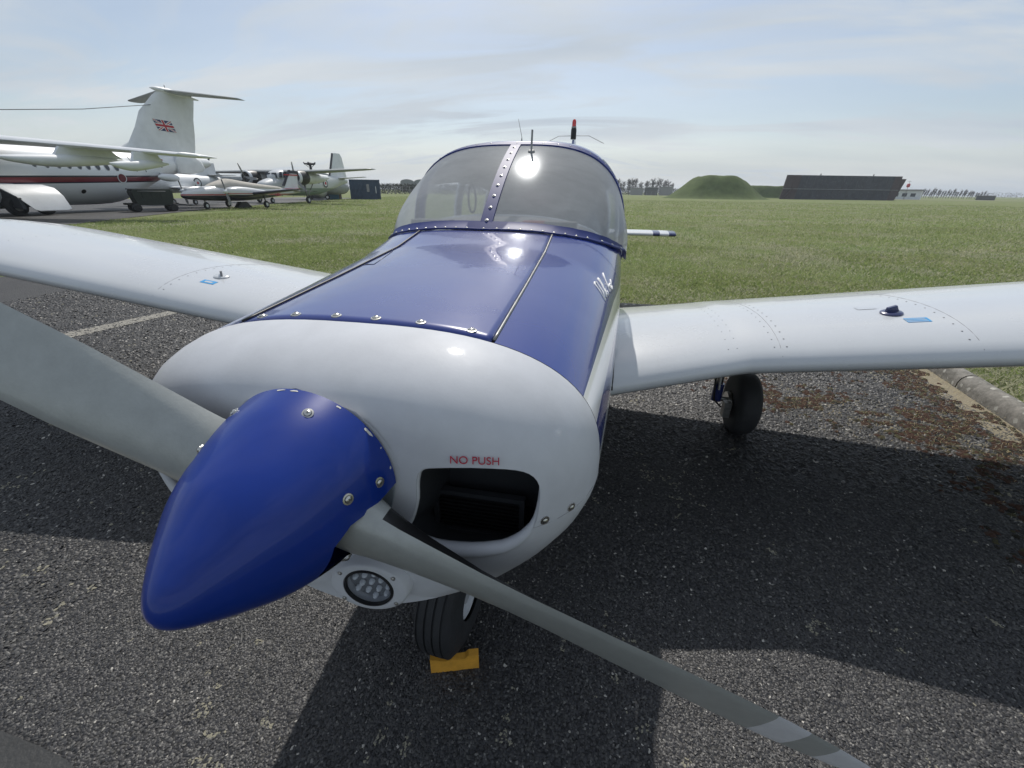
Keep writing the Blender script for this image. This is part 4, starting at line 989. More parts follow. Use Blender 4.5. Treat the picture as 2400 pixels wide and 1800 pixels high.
# ---- light twin with a canvas canopy cover
def twin():
    A = empty('twin_engine_aircraft', 'small white twin propeller aircraft with dark belly and beige cabin cover', 'light aircraft', (-29.0, 0, 0))
    K = (29.0-.44)/(29.7+.44)*1.0 if False else .977
    P = side_paint('twin_paint', (.58, .59, .60), [(-1, .95, .0, (.012, .014, .03)), (.97, 1.05, .012*0, (.38, .02, .03))], coat=.3, rough=.3)
    P2 = side_paint('nacelle_paint', (.58, .59, .60), [(-1, 1.02, 0, (.012, .014, .03)), (1.08, 1.13, 0, (.38, .02, .03))], coat=.3, rough=.3)
    hull('fuselage', [(27.2, .05, .05, .95), (27.5, .3, .24, .98), (28.6, .5, .42, 1.05), (30.0, .6, .55, 1.12), (32, .62, .62, 1.15), (34, .6, .6, 1.18), (36.5, .42, .42, 1.2), (39, .2, .25, 1.25), (40.4, .08, .14, 1.28)], P, A, n=28, e=2.4)
    hull('canopy_cover', [(29.4, .1, .05, 1.5), (30.0, .45, .28, 1.52), (31.0, .6, .5, 1.56), (31.6, .62, .56, 1.6), (33, .6, .44, 1.56), (35, .5, .32, 1.5), (37.2, .3, .2, 1.45), (38.2, .1, .08, 1.4)], BEIGE, A, n=20, e=2.6)
    f = foil('tail_fin', [(1.3, 38.0, 0, 2.4, .06), (1.6, 38.3, 0, 2.0, .07), (2.75, 39.3, 0, 1.15, .07), (2.95, 39.6, 0, .8, .05)], WHITE2, A, True)
    MB().box((-.06, 39.2, 2.8), (.06, 40.6, 3.05)).build('rudder_cap', NAVY, f, smooth=False); MB().prism([(38.0, 1.7), (38.3, 1.7), (39.5, 3.1), (39.3, 3.1)], 0, -.05, .05).build('fin_edge', NAVY, f, smooth=False)
    MB().box((-.09, 38.6, 2.62), (.09, 40.4, 2.72)).build('fin_stripe', RED, f, smooth=False); MB().box((-.22, 37.2, 1.36), (.22, 40.2, 1.50)).build('tail_stripe', RED, A, smooth=False)
    foil('tailplane', [(-2.0, 39.6, 1.28, .8, .07), (0, 39.2, 1.28, 1.1, .08), (2.0, 39.6, 1.28, .8, .07)], NAVY, A)
    text_mesh('OBC', .42, LETRED, A, (.48, 36.6, 1.0), (1, .1, 0), (0, 0, 1), 'registration_letters', ext=.01)
    for sg in (1, -1):
        foil('wing', [(sg*.5, 31.2, .98, 2.2, .14), (sg*1.9, 31.3, 1.08, 2.1, .14), (sg*5.3, 31.9, 1.42, 1.3, .12), (sg*5.6, 32.2, 1.45, .8, .08)][::sg], NAVY, A)  # navy here paints in the shade seen on the wing's underside
        hull('engine_nacelle', [(29.25, .16, .14, 1.25), (29.4, .32, .26, 1.24), (30.2, .42, .38, 1.22), (31.5, .38, .34, 1.2), (33, .25, .2, 1.16), (34, .04, .04, 1.12)], P2, A, n=20, e=2.6, xc=sg*1.9)
        pr = MB()
        for a in (R(100), R(280)):
            d = Vector((math.cos(a), 0, math.sin(a))); s_ = Vector((-d.z, 0, d.x))
            c0 = Vector((sg*1.9, 29.2, 1.25)); pts = [(0.1, .07), (.4, .085), (.75, .08), (.92, .04)]
            pr.rings([[c0+d*r-s_*w_+Vector((0, -.03, 0)), c0+d*r+s_*w_+Vector((0, .03, 0)), c0+d*r+s_*w_+Vector((0, .045, 0)), c0+d*r-s_*w_+Vector((0, -.01, 0))] for r, w_ in pts], cap=True)
        pr.build('propeller', DULLM, A, angle=30)
        MB().lathe([(0, -.25), (.06, -.22), (.13, -.1), (.16, .06)], 16, 0, Matrix(((1, 0, 0, sg*1.9), (0, 0, 1, 29.2), (0, 1, 0, 1.25), (0, 0, 0, 1)))).build('propeller_spinner', WHITE2, A)
        tyre('main_tyre', (sg*1.85, 33.2, .28), .28, .18, A); MB().tube([(sg*1.85, 33.2, .3), (sg*1.85, 33.1, .95)], .06, 8).build('gear_leg', DULLM, A)
    tyre('nose_tyre', (0, 29.1, .25), .25, .15, A); MB().tube([(0, 29.1, .27), (0, 29.0, .8)], .05, 8).build('nose_leg', DULLM, A)
    MB().prism([(32.0, .0), (33.6, .0), (33.1, .45), (32.5, .45)], 0, -.3, .1).build('support_trestle', BLACK, A, smooth=False)
twin()

# ---- old high wing twin radial transport
def transport():
    A = empty('radial_engine_transport', 'old white and green high wing transport with two round radial engines and long straight wings', 'transport aircraft', (-34.5, 0, 0))
    P = side_paint('transport_paint', (.55, .57, .58), [(-1, 1.55, 0, (.20, .26, .235))], coat=.2, rough=.45)
    hull('fuselage', [(41.6, .1, .1, 1.5), (41.9, .55, .5, 1.55), (43.0, .85, .78, 1.62), (44.4, .95, .95, 1.75), (46, .98, 1.2, 1.95), (50, .98, 1.25, 1.98), (53, .8, 1.0, 2.1), (56, .45, .6, 2.35), (58.6, .15, .25, 2.5)], P, A, n=28, e=2.4)
    c = hull('cockpit', [(43.5, .3, .1, 2.55), (44.0, .72, .5, 2.55), (44.9, .85, .72, 2.6), (46.5, .85, .7, 2.65), (49, .6, .4, 2.7), (51, .2, .1, 2.8)], P, A, n=20, e=3.4)
    for (y0, y1) in ((43.85, 44.35), (44.45, 45.1), (45.2, 45.9)):
        MB().prism([(y0+.1, 2.55), (y1, 2.55), (y1, 3.12), (y0+.25, 3.08)], 0, .79, .90).build('cockpit_window', DARKW, A, smooth=False)
    for x in (-.36, .36): MB().prism([(x-.3, 2.5), (x+.3, 2.5), (x+.24, 3.0), (x-.24, 3.0)], 1, 43.72, 43.86).build('windscreen_pane', DARKW, A, smooth=False)
    for y in (47, 48.2, 49.4, 50.6): MB().lathe([(0, .96), (.2, .96), (.2, .99), (0, .995)], 14, 0, Matrix(((0, 0, 1, 0), (1, 0, 0, y), (0, 1, 0, 2.25), (0, 0, 0, 1)))).build('cabin_window', DARKW, A, angle=30)
    foil('tail_fin', [(2.4, 54.4, 0, 4.4, .05), (3.2, 55.0, 0, 3.6, .06), (5.3, 55.9, 0, 2.2, .07), (5.75, 56.3, 0, 1.4, .05)], WHITE2, A, True)
    MB().prism([(54.3, 2.6), (54.55, 2.6), (56.1, 5.7), (55.85, 5.7)], 0, -.07, .07).build('fin_edge', NAVY, A, smooth=False)
    foil('tailplane', [(-3.6, 56.5, 2.95, 1.2, .08), (0, 56.0, 2.75, 1.9, .09), (3.6, 56.5, 2.95, 1.2, .08)], SKIN, A)
    for dz in (.0, .22): MB().box((3.3, 52.5, 2.55+dz), (5.6, 53.6, 2.62+dz)).build('stored_panel', SKIN, A, smooth=False) if False else None
    foil('wing', [(-10.6, 45.7, 3.1, 1.2, .09), (-10.2, 45.4, 3.1, 1.7, .12), (-3, 44.9, 3.15, 2.9, .15), (0, 44.9, 3.15, 3.0, .15), (3, 44.9, 3.15, 2.9, .15), (10.2, 45.4, 3.45, 1.7, .12), (10.6, 45.7, 3.46, 1.2, .09)], SKIN, A)
    for sg in (1, -1):
        x = sg*3.0; z = 2.55
        Mx = Matrix(((1, 0, 0, x), (0, 0, 1, 43.6), (0, 1, 0, z), (0, 0, 0, 1)))
        MB().lathe([(.50, -.02), (.58, -.06), (.64, .02), (.66, .25)], 32, 0, Mx).build('cowl_ring', WHITE2, A)
        MB().lathe([(.66, .25), (.70, .6), (.70, 1.3), (.62, 1.6)], 32, 0, Mx).build('engine_cowl', BLACK, A)
        MB().lathe([(0, .25), (.6, .3)], 24, 0, Mx).build('engine_face', MATTBLACK, A)
        hull('engine_nacelle', [(45.0, .6, .6, z), (46.5, .55, .55, z-.05), (48.5, .35, .35, z+.05), (49.8, .04, .04, z+.15)], WHITE2, A, n=20, xc=x)
        for k in range(9):
            a = 2*math.pi*k/9; d = Vector((math.cos(a), 0, math.sin(a)))
            MB().tube([Vector((x, 43.82, z))+d*.2, Vector((x, 43.82, z))+d*.52], .085, 8).build('cylinder', DULLM, A)
        MB().lathe([(0, -.3), (.08, -.25), (.15, -.05), (.17, .3)], 16, 0, Mx).build('propeller_hub', DULLM, A)
        for a in ((R(112), R(232), R(352)) if sg < 0 else (R(92), R(-52), R(205))):
            d = Vector((math.cos(a), 0, math.sin(a))); s_ = Vector((-d.z, 0, d.x)); c0 = Vector((x, 43.45, z))
            MB().rings([[c0+d*r-s_*w_+Vector((0, -.06, 0)), c0+d*r+s_*w_+Vector((0, .05, 0)), c0+d*r+s_*w_+Vector((0, .08, 0)), c0+d*r-s_*w_+Vector((0, -.02, 0))] for r, w_ in ((.1, .07), (.5, .12), (1.0, .12), (1.4, .09), (1.5, .03))], cap=True).build('propeller_blade', DULLM, A, angle=30)
        tyre('main_tyre', (x+sg*.1, 45.0, .36), .36, .24, A); MB().tube([(x, 45.0, .4), (x-.1, 45.1, 1.3), (x-.25, 45.2, 2.2)], [.07, .09, .12], 8).build('gear_leg', DULLM, A)
        MB().tube([(x, 45.0, .5), (x+.2, 46.2, 2.1)], .05, 6).build('gear_strut', DULLM, A)
    tyre('nose_tyre', (0, 43.2, .28), .28, .18, A); MB().tube([(0, 43.2, .3), (0, 43.3, 1.1)], .06, 8).build('nose_leg', DULLM, A)
    for rr, m, o_ in ((.48, NAVY, .0), (.34, WHITE2, .012), (.18, RED, .024)):
        MB().lathe([(0, .97+o_), (rr, .965+o_)], 24, 0, Matrix(((0, 0, 1, 0), (1, 0, 0, 52.0), (0, 1, 0, 2.1), (0, 0, 0, 1)))).build('roundel', m, A)
transport()

# ---- helicopter behind
def heli():
    A = empty('helicopter', 'grey helicopter behind the transport, its folded rotor head and tail rotor showing above', 'helicopter', (-41.7, 61.5, 0), math.atan2(53.7-61.5, -51.6+41.7)-math.pi/2)
    # local -y is the nose, +y the tail
    hull('fuselage', [(-5, .1, .1, 1.6), (-4.2, .8, .9, 1.7), (-2, 1.05, 1.3, 2.0), (2, 1.0, 1.3, 2.0), (5, .6, .8, 2.3), (9, .32, .42, 2.5), (12.2, .2, .3, 2.6)], SKIN, A, n=24)
    foil('tail_pylon', [(2.4, 10.6, 0, 2.2, .12), (3.2, 11.6, 0, 1.5, .12), (3.8, 12.3, 0, 1.1, .15)], SKIN, A, True)
    hull('gearbox_fairing', [(12.0, .1, .1, 3.75), (12.4, .25, .2, 3.8), (13.2, .25, .2, 3.75), (13.7, .05, .05, 3.7)], SKIN, A, n=14)
    MB().tube([(.4, 12.9, 3.7), (.4, 12.3, 5.1)], [.05, .12], 6).build('tail_rotor_blade', DGREY, A)
    MB().tube([(.1, 12.9, 3.75), (.45, 12.9, 3.75)], .08, 8).build('tail_rotor_hub', DGREY, A)
    hull('engine_deck', [(-2.5, .4, .3, 3.2), (-1, .7, .6, 3.3), (1.5, .6, .5, 3.3), (3, .2, .2, 3.1)], SKIN, A, n=16)
    MB().tube([(0, 0, 3.6), (0, 0, 4.9)], [.22, .12], 12).build('rotor_mast', MATTBLACK, A)
    MB().lathe([(0, 4.55), (.45, 4.6), (.5, 4.75), (.3, 4.9), (0, 4.95)], 16).build('rotor_head', MATTBLACK, A)
    for k in range(5):
        a = 2*math.pi*k/5+.3; d = Vector((math.cos(a), math.sin(a), 0))
        MB().tube([Vector((0, 0, 4.75))+d*.3, Vector((0, 0, 4.75))+d*.75, Vector((0, 0, 4.95))+d*.85], [.1, .12, .07], 8).build('blade_grip', MATTBLACK, A)
        MB().tube([Vector((0, 0, 4.3))+d*.2, Vector((0, 0, 4.62))+d*.62], .035, 6).build('pitch_link', MATTBLACK, A)
    for sg in (1, -1): tyre('main_tyre', (sg*1.5, -1.5, .35), .35, .25, A)
    tyre('tail_tyre', (0, 9, .25), .25, .16, A); MB().tube([(0, 9, .3), (0, 9, 2.2)], .06, 6).build('tail_leg', DULLM, A)
heli()

# ---- small jet with a roundel behind the airliner's tail
def small_jet():
    A = empty('small_jet', 'pale jet aircraft with a blue roundel, half hidden behind the airliner tail', 'jet aircraft', (-38.2, 0, 0))
    hull('fuselage', [(30, .05, .05, 1.7), (31, .5, .5, 1.75), (33, .75, .78, 1.8), (36, .78, .8, 1.82), (38.5, .62, .66, 1.9), (40.6, .42, .46, 2.0), (40.8, .3, .3, 2.0)], WHITE2, A, n=28)
    foil('tailplane', [(-2.2, 39.9, 2.62, .8, .07), (0, 39.2, 2.6, 1.3, .08), (2.2, 39.9, 2.62, .8, .07)], SKIN, A)
    foil('tail_fin', [(2.3, 37.6, 0, 2.8, .06), (3.0, 38.6, 0, 1.9, .07), (3.7, 39.2, 0, 1.3, .06)], WHITE2, A, True)
    foil('wing', [(-4.5, 35.2, 1.5, 1.2, .09), (0, 34, 1.45, 2.4, .12), (4.5, 35.2, 1.5, 1.2, .09)], WHITE2, A)
    for rr, m, o_ in ((.44, NAVY, .0), (.33, WHITE2, .01), (.17, RED, .02)):
        MB().lathe([(0, .745+o_), (rr, .715+o_)], 24, 0, Matrix(((0, 0, 1, 0), (1, 0, 0, 37.3), (0, 1, 0, 1.88), (0, 0, 0, 1)))).build('roundel', m, A)
    for sg in (1, -1): tyre('main_tyre', (sg*1.2, 36, .25), .25, .15, A); MB().tube([(sg*1.2, 36, .3), (sg*1.1, 36, 1.4)], .05, 6).build('gear_leg', DULLM, A)
small_jet()

# ---- blue container with corrugated sides
def container():
    BC = mat('container_blue', (.05, .085, .14), .6, var=.35, vscale=2)
    T = empty('shipping_container', 'faded blue corrugated shipping container at the end of the aircraft row', 'container', (-38.9, 66.6, 0), math.atan2(2.2, 4.0))
    L, H, D = 4.6, 2.85, 2.4
    MB().box((.03, .03, .12), (L-.03, D-.03, H-.05)).build('shell', BC, T, smooth=False)
    n = 22
    for k in range(n):
        x = .1+(L-.2)*k/n; MB().prism([(x, .03), (x+.05, -.03), (x+.12, -.03), (x+.17, .03)], 2, .2, H-.15).build('corrugation', BC, T, smooth=False)
    for k in range(11):
        y = .1+(D-.2)*k/11; MB().prism([(L-.03, y), (L+.03, y+.05), (L+.03, y+.12), (L-.03, y+.17)], 2, .2, H-.15).build('corrugation', BC, T, smooth=False)
    for z in (.0, H-.14): MB().box((0, -.05, z), (L, .03, z+.16)).build('rail', BC, T, smooth=False); MB().box((L-.03, -.05, z), (L+.05, D, z+.16)).build('rail', BC, T, smooth=False)
    for x in (0, L-.12): MB().box((x, -.055, .16), (x+.12, .0, H-.14)).build('corner_post', BC, T, smooth=False)
    MB().box((2.55, -.07, 1.1), (2.95, -.04, 2.2)).build('window_panel', MGREY, T, smooth=False); MB().box((3.9, -.07, .9), (4.0, -.04, 1.9)).build('label_panel', WHITE2, T, smooth=False)
container()
def shelter():
    T = empty('lean_to_shelter', 'open fronted storage rack of pale panels beside the blue container', 'shelter', (-41.5, 63.5, 0), math.atan2(2.2, 4.0))
    for k, z in enumerate((2.2, 2.6, 3.0, 3.3)): MB().box((-2.6+.3*k, 0, z), (2.4, 1.2, z+.09)).build('stored_panel', WHITE2 if k % 2 else SKIN, T, smooth=False)
    for x in (-2.0, .3, 2.2): MB().tube([(x, .3, 0), (x, .3, 3.3)], .07, 6).build('post', mat('tan_post', (.30, .2, .1), .7) if x > 2 else MGREY, T)
    MB().box((.6, .6, 0), (2.0, 1.6, 1.3)).build('covered_crate', mat('blue_sheet', (.08, .2, .3), .6), T, smooth=False)
    MB().box((-2.4, 1.5, 0), (2.4, 1.6, 2.2)).build('back_wall', DGREY, T, smooth=False)
shelter()
def cockpit_section():
    T = empty('cockpit_section', 'detached grey nose section of an aircraft lying beside the storage rack', 'aircraft nose', (-39.6, 59.2, 0), R(25))
    hull('shell', [(-1.8, .05, .05, .95), (-1.4, .5, .45, 1.0), (-.3, .85, .85, 1.1), (1.2, .95, .95, 1.15), (2.6, .9, .95, 1.15)], SKIN, T, n=24)
    MB().prism([(-.7, 1.6), (.3, 1.9), (.3, 1.5), (-.5, 1.35)], 0, .55, .82).build('side_window', DARKW, T, smooth=False)
    MB().box((-.7, -.6, 0), (.7, 2.2, .25)).build('cradle', MGREY, T, smooth=False)
cockpit_section()
def boards():
    W = mat('tan_boards', (.30, .19, .08), .8, var=.4, vscale=1.5)
    T = empty('timber_hoarding', 'low hoarding of tan boards behind the parked aircraft', 'hoarding', (-66, 76, 0), math.atan2(5.2, 6.0))
    for r in range(2):
        for k in range(16): MB().box((k*1.0, 0, .9+.62*r), (k*1.0+.93, .06, 1.45+.62*r)).build('board', W, T, smooth=False)
    for k in range(9): MB().box((k*2.0-.06, .06, 0), (k*2.0+.06, .18, 2.2)).build('post', DGREY, T, smooth=False)
boards()
def lawn_marker():
    T = MB(); T.tube([(-36.3, 71.0, .0), (-36.3, 71.0, .18)], .2, 10); o = T.build('ground_marker', WHITE2, None, angle=40)
    meta(o, 'small pale marker disc on the grass right of the blue container', 'marker')
lawn_marker()

# ---- earth mounds
MOUNDG = mat('mound_turf', (.075, .10, .04), .95, spec=.1, var=-.5, vscale=.5, bump=1, bscale=2)
def mound(name, label, cx, cy, ax_, ay_, h, top, rz, seed):
    m = MB(); n, r_ = 72, 26; rings = []
    for j in range(r_+1):
        t = j/r_; row = []
        for k in range(n):
            a = 2*math.pi*k/n; prof = 1 if t < top else .5*(1+math.cos(math.pi*((t-top)/(1-top))**.85))
            wob = 1+.06*noise.noise(Vector((math.cos(a)*1.5, math.sin(a)*1.5, seed)))
            x = ax_*t*wob*math.cos(a); y = ay_*t*wob*math.sin(a)
            z = h*prof + prof*.45*noise.noise(Vector((x*.22, y*.22, seed+4)))+.15*min(1, prof*3)*noise.noise(Vector((x*1.1, y*1.1, seed)))
            row.append(Vector((x, y, z-.05)))
        rings.append(row)
    m.rings(rings[::-1]); o = m.build(name, MOUNDG, None)
    o.location = (cx, cy, 0); o.rotation_euler = (0, 0, rz); meta(o, label, 'mound', kind='structure'); return o
mound('earth_mound', None, 33.8, 148, 15.8, 13, 6.1, .33, R(-12), 2.)
mound('earth_bank', None, 64, 196, 15, 9, 4.3, .5, R(-12), 8.)

# ---- leaning dark blast wall of panels
def blast_wall():
    WM = mat('tarred_panels', (.022, .026, .032), .75, var=-1.2, vscale=.8); WB = mat('rust_brown_panels', (.07, .05, .05), .8, var=.3, vscale=1)
    T = empty('blast_wall', 'long dark leaning wall of tarred panels standing on the grass field', 'blast wall', (56.9, 162, 0), math.atan2(8.6, 37.2))
    L = 38.2; H = 7.1; n = 16
    for k in range(n):
        x0 = L*k/n; x1 = L*(k+1)/n-.10
        for z0, z1, y0, y1 in ((0, 3.0, 0, .5), (3.15, H, .55, 1.35)):
            f0 = z0/H*1.6; f1 = z1/H*1.6
            v = [(x0+f0, y0, z0), (x1+f0, y0, z0), (x1+f1, y1, z1), (x0+f1, y1, z1)]
            v += [(x, y+.35, z) for x, y, z in v]
            MB().add(v, [(0, 1, 2, 3), (7, 6, 5, 4), (0, 4, 5, 1), (1, 5, 6, 2), (2, 6, 7, 3), (3, 7, 4, 0)]).build('panel', WB if k < 2 or k > 14 else WM, T, smooth=False)
    MB().box((.7, .2, 3.0), (L+.6, .75, 3.14)).build('ledge', MGREY, T, smooth=False)
    MB().prism([(L-1, 0), (L+2.2, 0), (L+4.0, 6.4), (L+.5, 6.4)], 1, 2.4, 3.0).build('rear_slab', WB, T, smooth=False)
    MB().prism([(.5, 0), (3.0, 3.1), (3.4, 3.1), (1.3, 0)], 1, -.5, .0).build('prop', WB, T, smooth=False)
    for x in (12.5, 30): MB().tube([(x, 1.5, H), (x, 1.5, H+.5)], .14, 6).build('post_cap', MATTBLACK, T)
    # pale weather streaks stuck on as flaking scraps
    s = MB(); rr = random.Random(5)
    for i in range(220):
        x = rr.uniform(6, L-1.5); z = rr.uniform(3.3, H-.3) if rr.random() < .75 else rr.uniform(.3, 2.8)
        y = (.55+(z-3.15)/(H-3.15)*.8 if z > 3.1 else z/3*.5)-.02; x += z/H*1.6; w_ = rr.uniform(.05, .22); h_ = rr.uniform(.04, .16)
        s.add([(x, y, z), (x+w_, y, z), (x+w_*.8, y+.03, z+h_), (x+w_*.1, y+.03, z+h_)], [(0, 1, 2, 3)])
    o = s.build('paint_flakes', mat('flaking_paint', (.22, .24, .25), .8), T, smooth=False); o['kind'] = 'stuff'
blast_wall()

# ---- far right buildings, marker and trees
def far_right():
    T = empty('low_building', 'low pale flat roofed building right of the dark wall', 'building', (124, 229, 0), R(-35))
    MB().box((0, 0, 0), (10, 6, 3.4)).build('wall', WHITE2, T, smooth=False); MB().box((-.6, -.6, 3.4), (10.6, 6.6, 3.9)).build('roof', MGREY, T, smooth=False)
    for x in (1.2, 4, 6.8): MB().box((x, -.05, 1.1), (x+1.6, .02, 2.4)).build('window', DARKW, T, smooth=False)
    T = empty('red_drum_beacon', 'red round drum with a cross arm on a thin mast above the low building', 'beacon', (128, 226, 0))
    MB().tube([(0, 0, 0), (0, 0, 7.2)], .08, 6).build('mast', MGREY, T); MB().tube([(-.75, 0, 7.0), (.75, 0, 7.0)], .06, 6).build('cross_arm', MGREY, T)
    MB().lathe([(0, 4.6), (.55, 4.8), (.62, 5.4), (.55, 6.0), (0, 6.2)], 14).build('drum', RED, T)
    T = empty('grey_hut', 'small dark grey hut on the far right edge of the field', 'hut', (169, 247.5, 0), R(-35))
    MB().box((0, 0, 0), (6.2, 4, 1.7)).build('wall', DGREY, T, smooth=False); MB().box((-.2, -.2, 1.7), (6.4, 4.2, 1.9)).build('roof', MGREY, T, smooth=False)
    sheet('far_taxiway', [(96, 205), (300, 250), (300, 262), (96, 214)], .0, CONC)
far_right()
BARK = mat('bark', (.07, .06, .05), .9); TWIG = mat('bare_twigs', (.10, .09, .085), .95, var=.3, vscale=1)
EVERG = mat('hedge_leaves', (.035, .045, .028), .9, var=.5, vscale=1.5)
def tree_meshes(h, w_, seed, lean=0):
    rr = random.Random(seed); t = MB()
    t.tube([(0, 0, 0), (lean*.3, 0, h*.4), (lean*.8, 0, h*.85)], [h*.03, h*.022, h*.006], 6)
    c = MB(); 
    for i in range(40):
        z0 = h*rr.uniform(.25, .85); a = rr.uniform(0, 6.28); L = w_*rr.uniform(.5, 1)*(1-.5*(z0/h)); x0 = lean*z0/h
        e = Vector((x0+L*math.cos(a), L*math.sin(a), z0+h*rr.uniform(.08, .22)))
        c.tube([(x0, 0, z0), e], [h*.008, h*.003], 3, cap=False)
        for j in range(7):
            p = Vector((x0, 0, z0)).lerp(e, rr.uniform(.3, 1)); q = p+Vector((rr.gauss(0, .12), rr.gauss(0, .12), rr.uniform(.03, .16)))*h*.8
            s = h*.008; c.add([p+Vector((s, 0, 0)), p-Vector((s, 0, 0)), q], [(0, 1, 2)]); c.add([p+Vector((0, s, 0)), p-Vector((0, s, 0)), q+Vector((s*3, 0, 0))], [(0, 1, 2)])
    a = bpy.data.meshes.new('trunk'); a.from_pydata(t.v, [], t.f); a.materials.append(BARK)
    b_ = bpy.data.meshes.new('crown'); b_.from_pydata(c.v, [], c.f); b_.materials.append(TWIG); return a, b_
def put_tree(ms, x, y, s, rz, label, group):
    r = empty('bare_tree', label, 'tree', (x, y, 0), rz, group); r.scale = (s, s, s)
    for nm, me in zip(('trunk', 'crown'), ms):
        o = bpy.data.objects.new(nm, me); C.objects.link(o); o.parent = r
TM = [tree_meshes(8, 2.6, s) for s in (1, 2, 3)]; TP = [tree_meshes(6, .9, s, 1.0) for s in (4, 5)]
rr = random.Random(11)
for i in range(26):
    t = i/25; put_tree(TP[i % 2], 214+26*t+rr.uniform(-.3, .3), 361-16.5*t, rr.uniform(.75, 1.1)*(1-.25*t), rr.uniform(-.3, .3), 'slender bare tree leaning in the far row at the right of the field', 'slender trees in the far right row')
for i in range(22):
    t = i/21; put_tree(TM[i % 3], 5+42*t+rr.uniform(-1, 1), 330-3*t+rr.uniform(-4, 4), rr.uniform(.85, 1.25), rr.uniform(0, 6), 'bare winter tree in the distant row between the aircraft and the mound', 'bare trees behind the dark hedge')
for i in range(3): put_tree(TM[i], -70+7*i+rr.uniform(-1, 1), 158+rr.uniform(-2, 2), .42, i, 'stunted bare tree behind the wire fence right of the blue container', 'stunted trees behind the wire fence')
def hedge(name, label, x0, y0, x1, y1, h, d, n, cat='hedge'):
    m = MB(); rr = random.Random(int(abs(x0)*7)+3); L = math.hypot(x1-x0, y1-y0); s = max(.12, h*.1)
    for i in range(n):
        t = rr.random(); z = h*rr.random()**.7*(1+.18*noise.noise(Vector((t*L*.3, 0, 1.)))); p = Vector((x0+(x1-x0)*t+rr.uniform(-d, d), y0+(y1-y0)*t+rr.uniform(-d, d), z))
        a = Vector((rr.gauss(0, 1), rr.gauss(0, 1), rr.gauss(0, 1))).normalized()*s; b_ = Vector((rr.gauss(0, 1), rr.gauss(0, 1), rr.gauss(0, 1))).normalized()*s
        m.add([p, p+a, p+a+b_, p+b_], [(0, 1, 2, 3)])
    r = empty(name, label, cat, (0, 0, 0)); m.build('foliage', EVERG, r, smooth=False, recalc=False)
    k = MB(); nn = max(6, int(L/8))
    for i in range(nn):
        t = (i+.5)/nn; k.tube([(x0+(x1-x0)*t, y0+(y1-y0)*t, 0), (x0+(x1-x0)*t, y0+(y1-y0)*t, h*.7)], .1, 5)
    k.build('stems', BARK, r); return r
hedge('far_hedge', 'long dark hedge in front of the distant bare trees', -6, 300, 62, 296, 3.6, 1.5, 5200)
hedge('field_hedge', 'dark hedge behind the wire fence left of the aircraft cabin', -78, 150, -40, 162, 3.1, 1.2, 5200)
hedge('distant_treeline', 'dark distant treeline along the left horizon', -560, 620, -150, 640, 9, 4, 6000, 'treeline')
hedge('distant_woods', 'faint dark woods on the far right horizon', 240, 560, 900, 430, 5, 3, 6000, 'treeline')
def far_sheds():
    T = empty('farm_shed', 'row of low pale sheds beside the distant bare trees', 'shed', (16, 272, 0), R(-4))
    for k in range(3):
        MB().box((k*8, 0, 0), (k*8+7, 4, 3.4+k*.4)).build('wall', DGREY if k % 2 else MGREY, T, smooth=False); MB().box((k*8-.2, -.2, 3.4+k*.4), (k*8+7.2, 4.2, 3.7+k*.4)).build('roof', MGREY, T, smooth=False)
    T = empty('far_hangar', 'grey hangar with twin arched roofs beyond the wire fence', 'hangar', (-137, 300, 0), R(20))
    for k in range(2):
        x = k*9.2; poly = [(x, 0), (x+9, 0), (x+9, 6)]+[(x+4.5+4.5*math.cos(a), 6+1.8*math.sin(a)) for a in [math.pi*i/10 for i in range(1, 10)]]+[(x, 6)]
        MB().prism(poly, 1, 0, 14).build('bay', mat('hangar_sheet', (.12, .14, .14), .7) if k == 0 else bpy.data.materials['hangar_sheet'], T, smooth=False)
        MB().box((x+1.5, -.1, 0), (x+7.5, .02, 5)).build('door', MGREY, T, smooth=False)
    def fence(name, label, x0, y0, x1, y1, n, h):
        T = empty(name, label, 'fence', (x0, y0, 0), math.atan2(y1-y0, x1-x0)); L = math.hypot(x1-x0, y1-y0); me = None
        for k in range(n+1):
            if me is None: o = MB().box((-.07, -.07, 0), (.07, .07, h)).build('post', MGREY, T, smooth=False); me = o.data
            else: o = link('post', me, None, T, smooth=False); o.location = (L*k/n, 0, 0)
        for z in (h*.25, h*.6, h*.95): MB().box((0, -.02, z), (L, .02, z+.05)).build('rail', MGREY, T, smooth=False)
    fence('wire_fence', 'post and wire fence crossing the grass right of the container', -72, 132, -38, 144, 16, 2.4)
    fence('boundary_fence', 'low boundary fence in front of the distant sheds and hedge', -4, 240, 48, 234, 24, 1.8)
far_sheds()
# ================================================================ ground cover as real geometry
def np_mesh(name, V, F, mats, mi=None, kind='stuff', smooth=False, parent=None):
    me = bpy.data.meshes.new(name); n = F.shape[1]
    me.vertices.add(len(V)); me.vertices.foreach_set('co', V.astype(np.float32).ravel())
    me.loops.add(F.size); me.loops.foreach_set('vertex_index', F.astype(np.int32).ravel())
    me.polygons.add(len(F)); me.polygons.foreach_set('loop_start', np.arange(0, F.size, n, dtype=np.int32)); me.polygons.foreach_set('loop_total', np.full(len(F), n, dtype=np.int32))
    if mi is not None: me.polygons.foreach_set('material_index', mi.astype(np.int32))
    me.update(calc_edges=True)
    for m in mats: me.materials.append(m)
    o = bpy.data.objects.new(name, me); C.objects.link(o); o.parent = parent
    if kind: o['kind'] = kind
    return o
def smat(name, col, rough, spec=.5): return mat(name, col, rough, spec=spec)
STM = [smat('stone_dark', (.022, .022, .025), .5), smat('stone_grey', (.041, .040, .041), .5), smat('stone_mid', (.070, .068, .065), .5), smat('stone_pale', (.15, .145, .135), .5), smat('stone_light', (.40, .38, .34), .45), smat('stone_lichen', (.24, .225, .17), .8)]
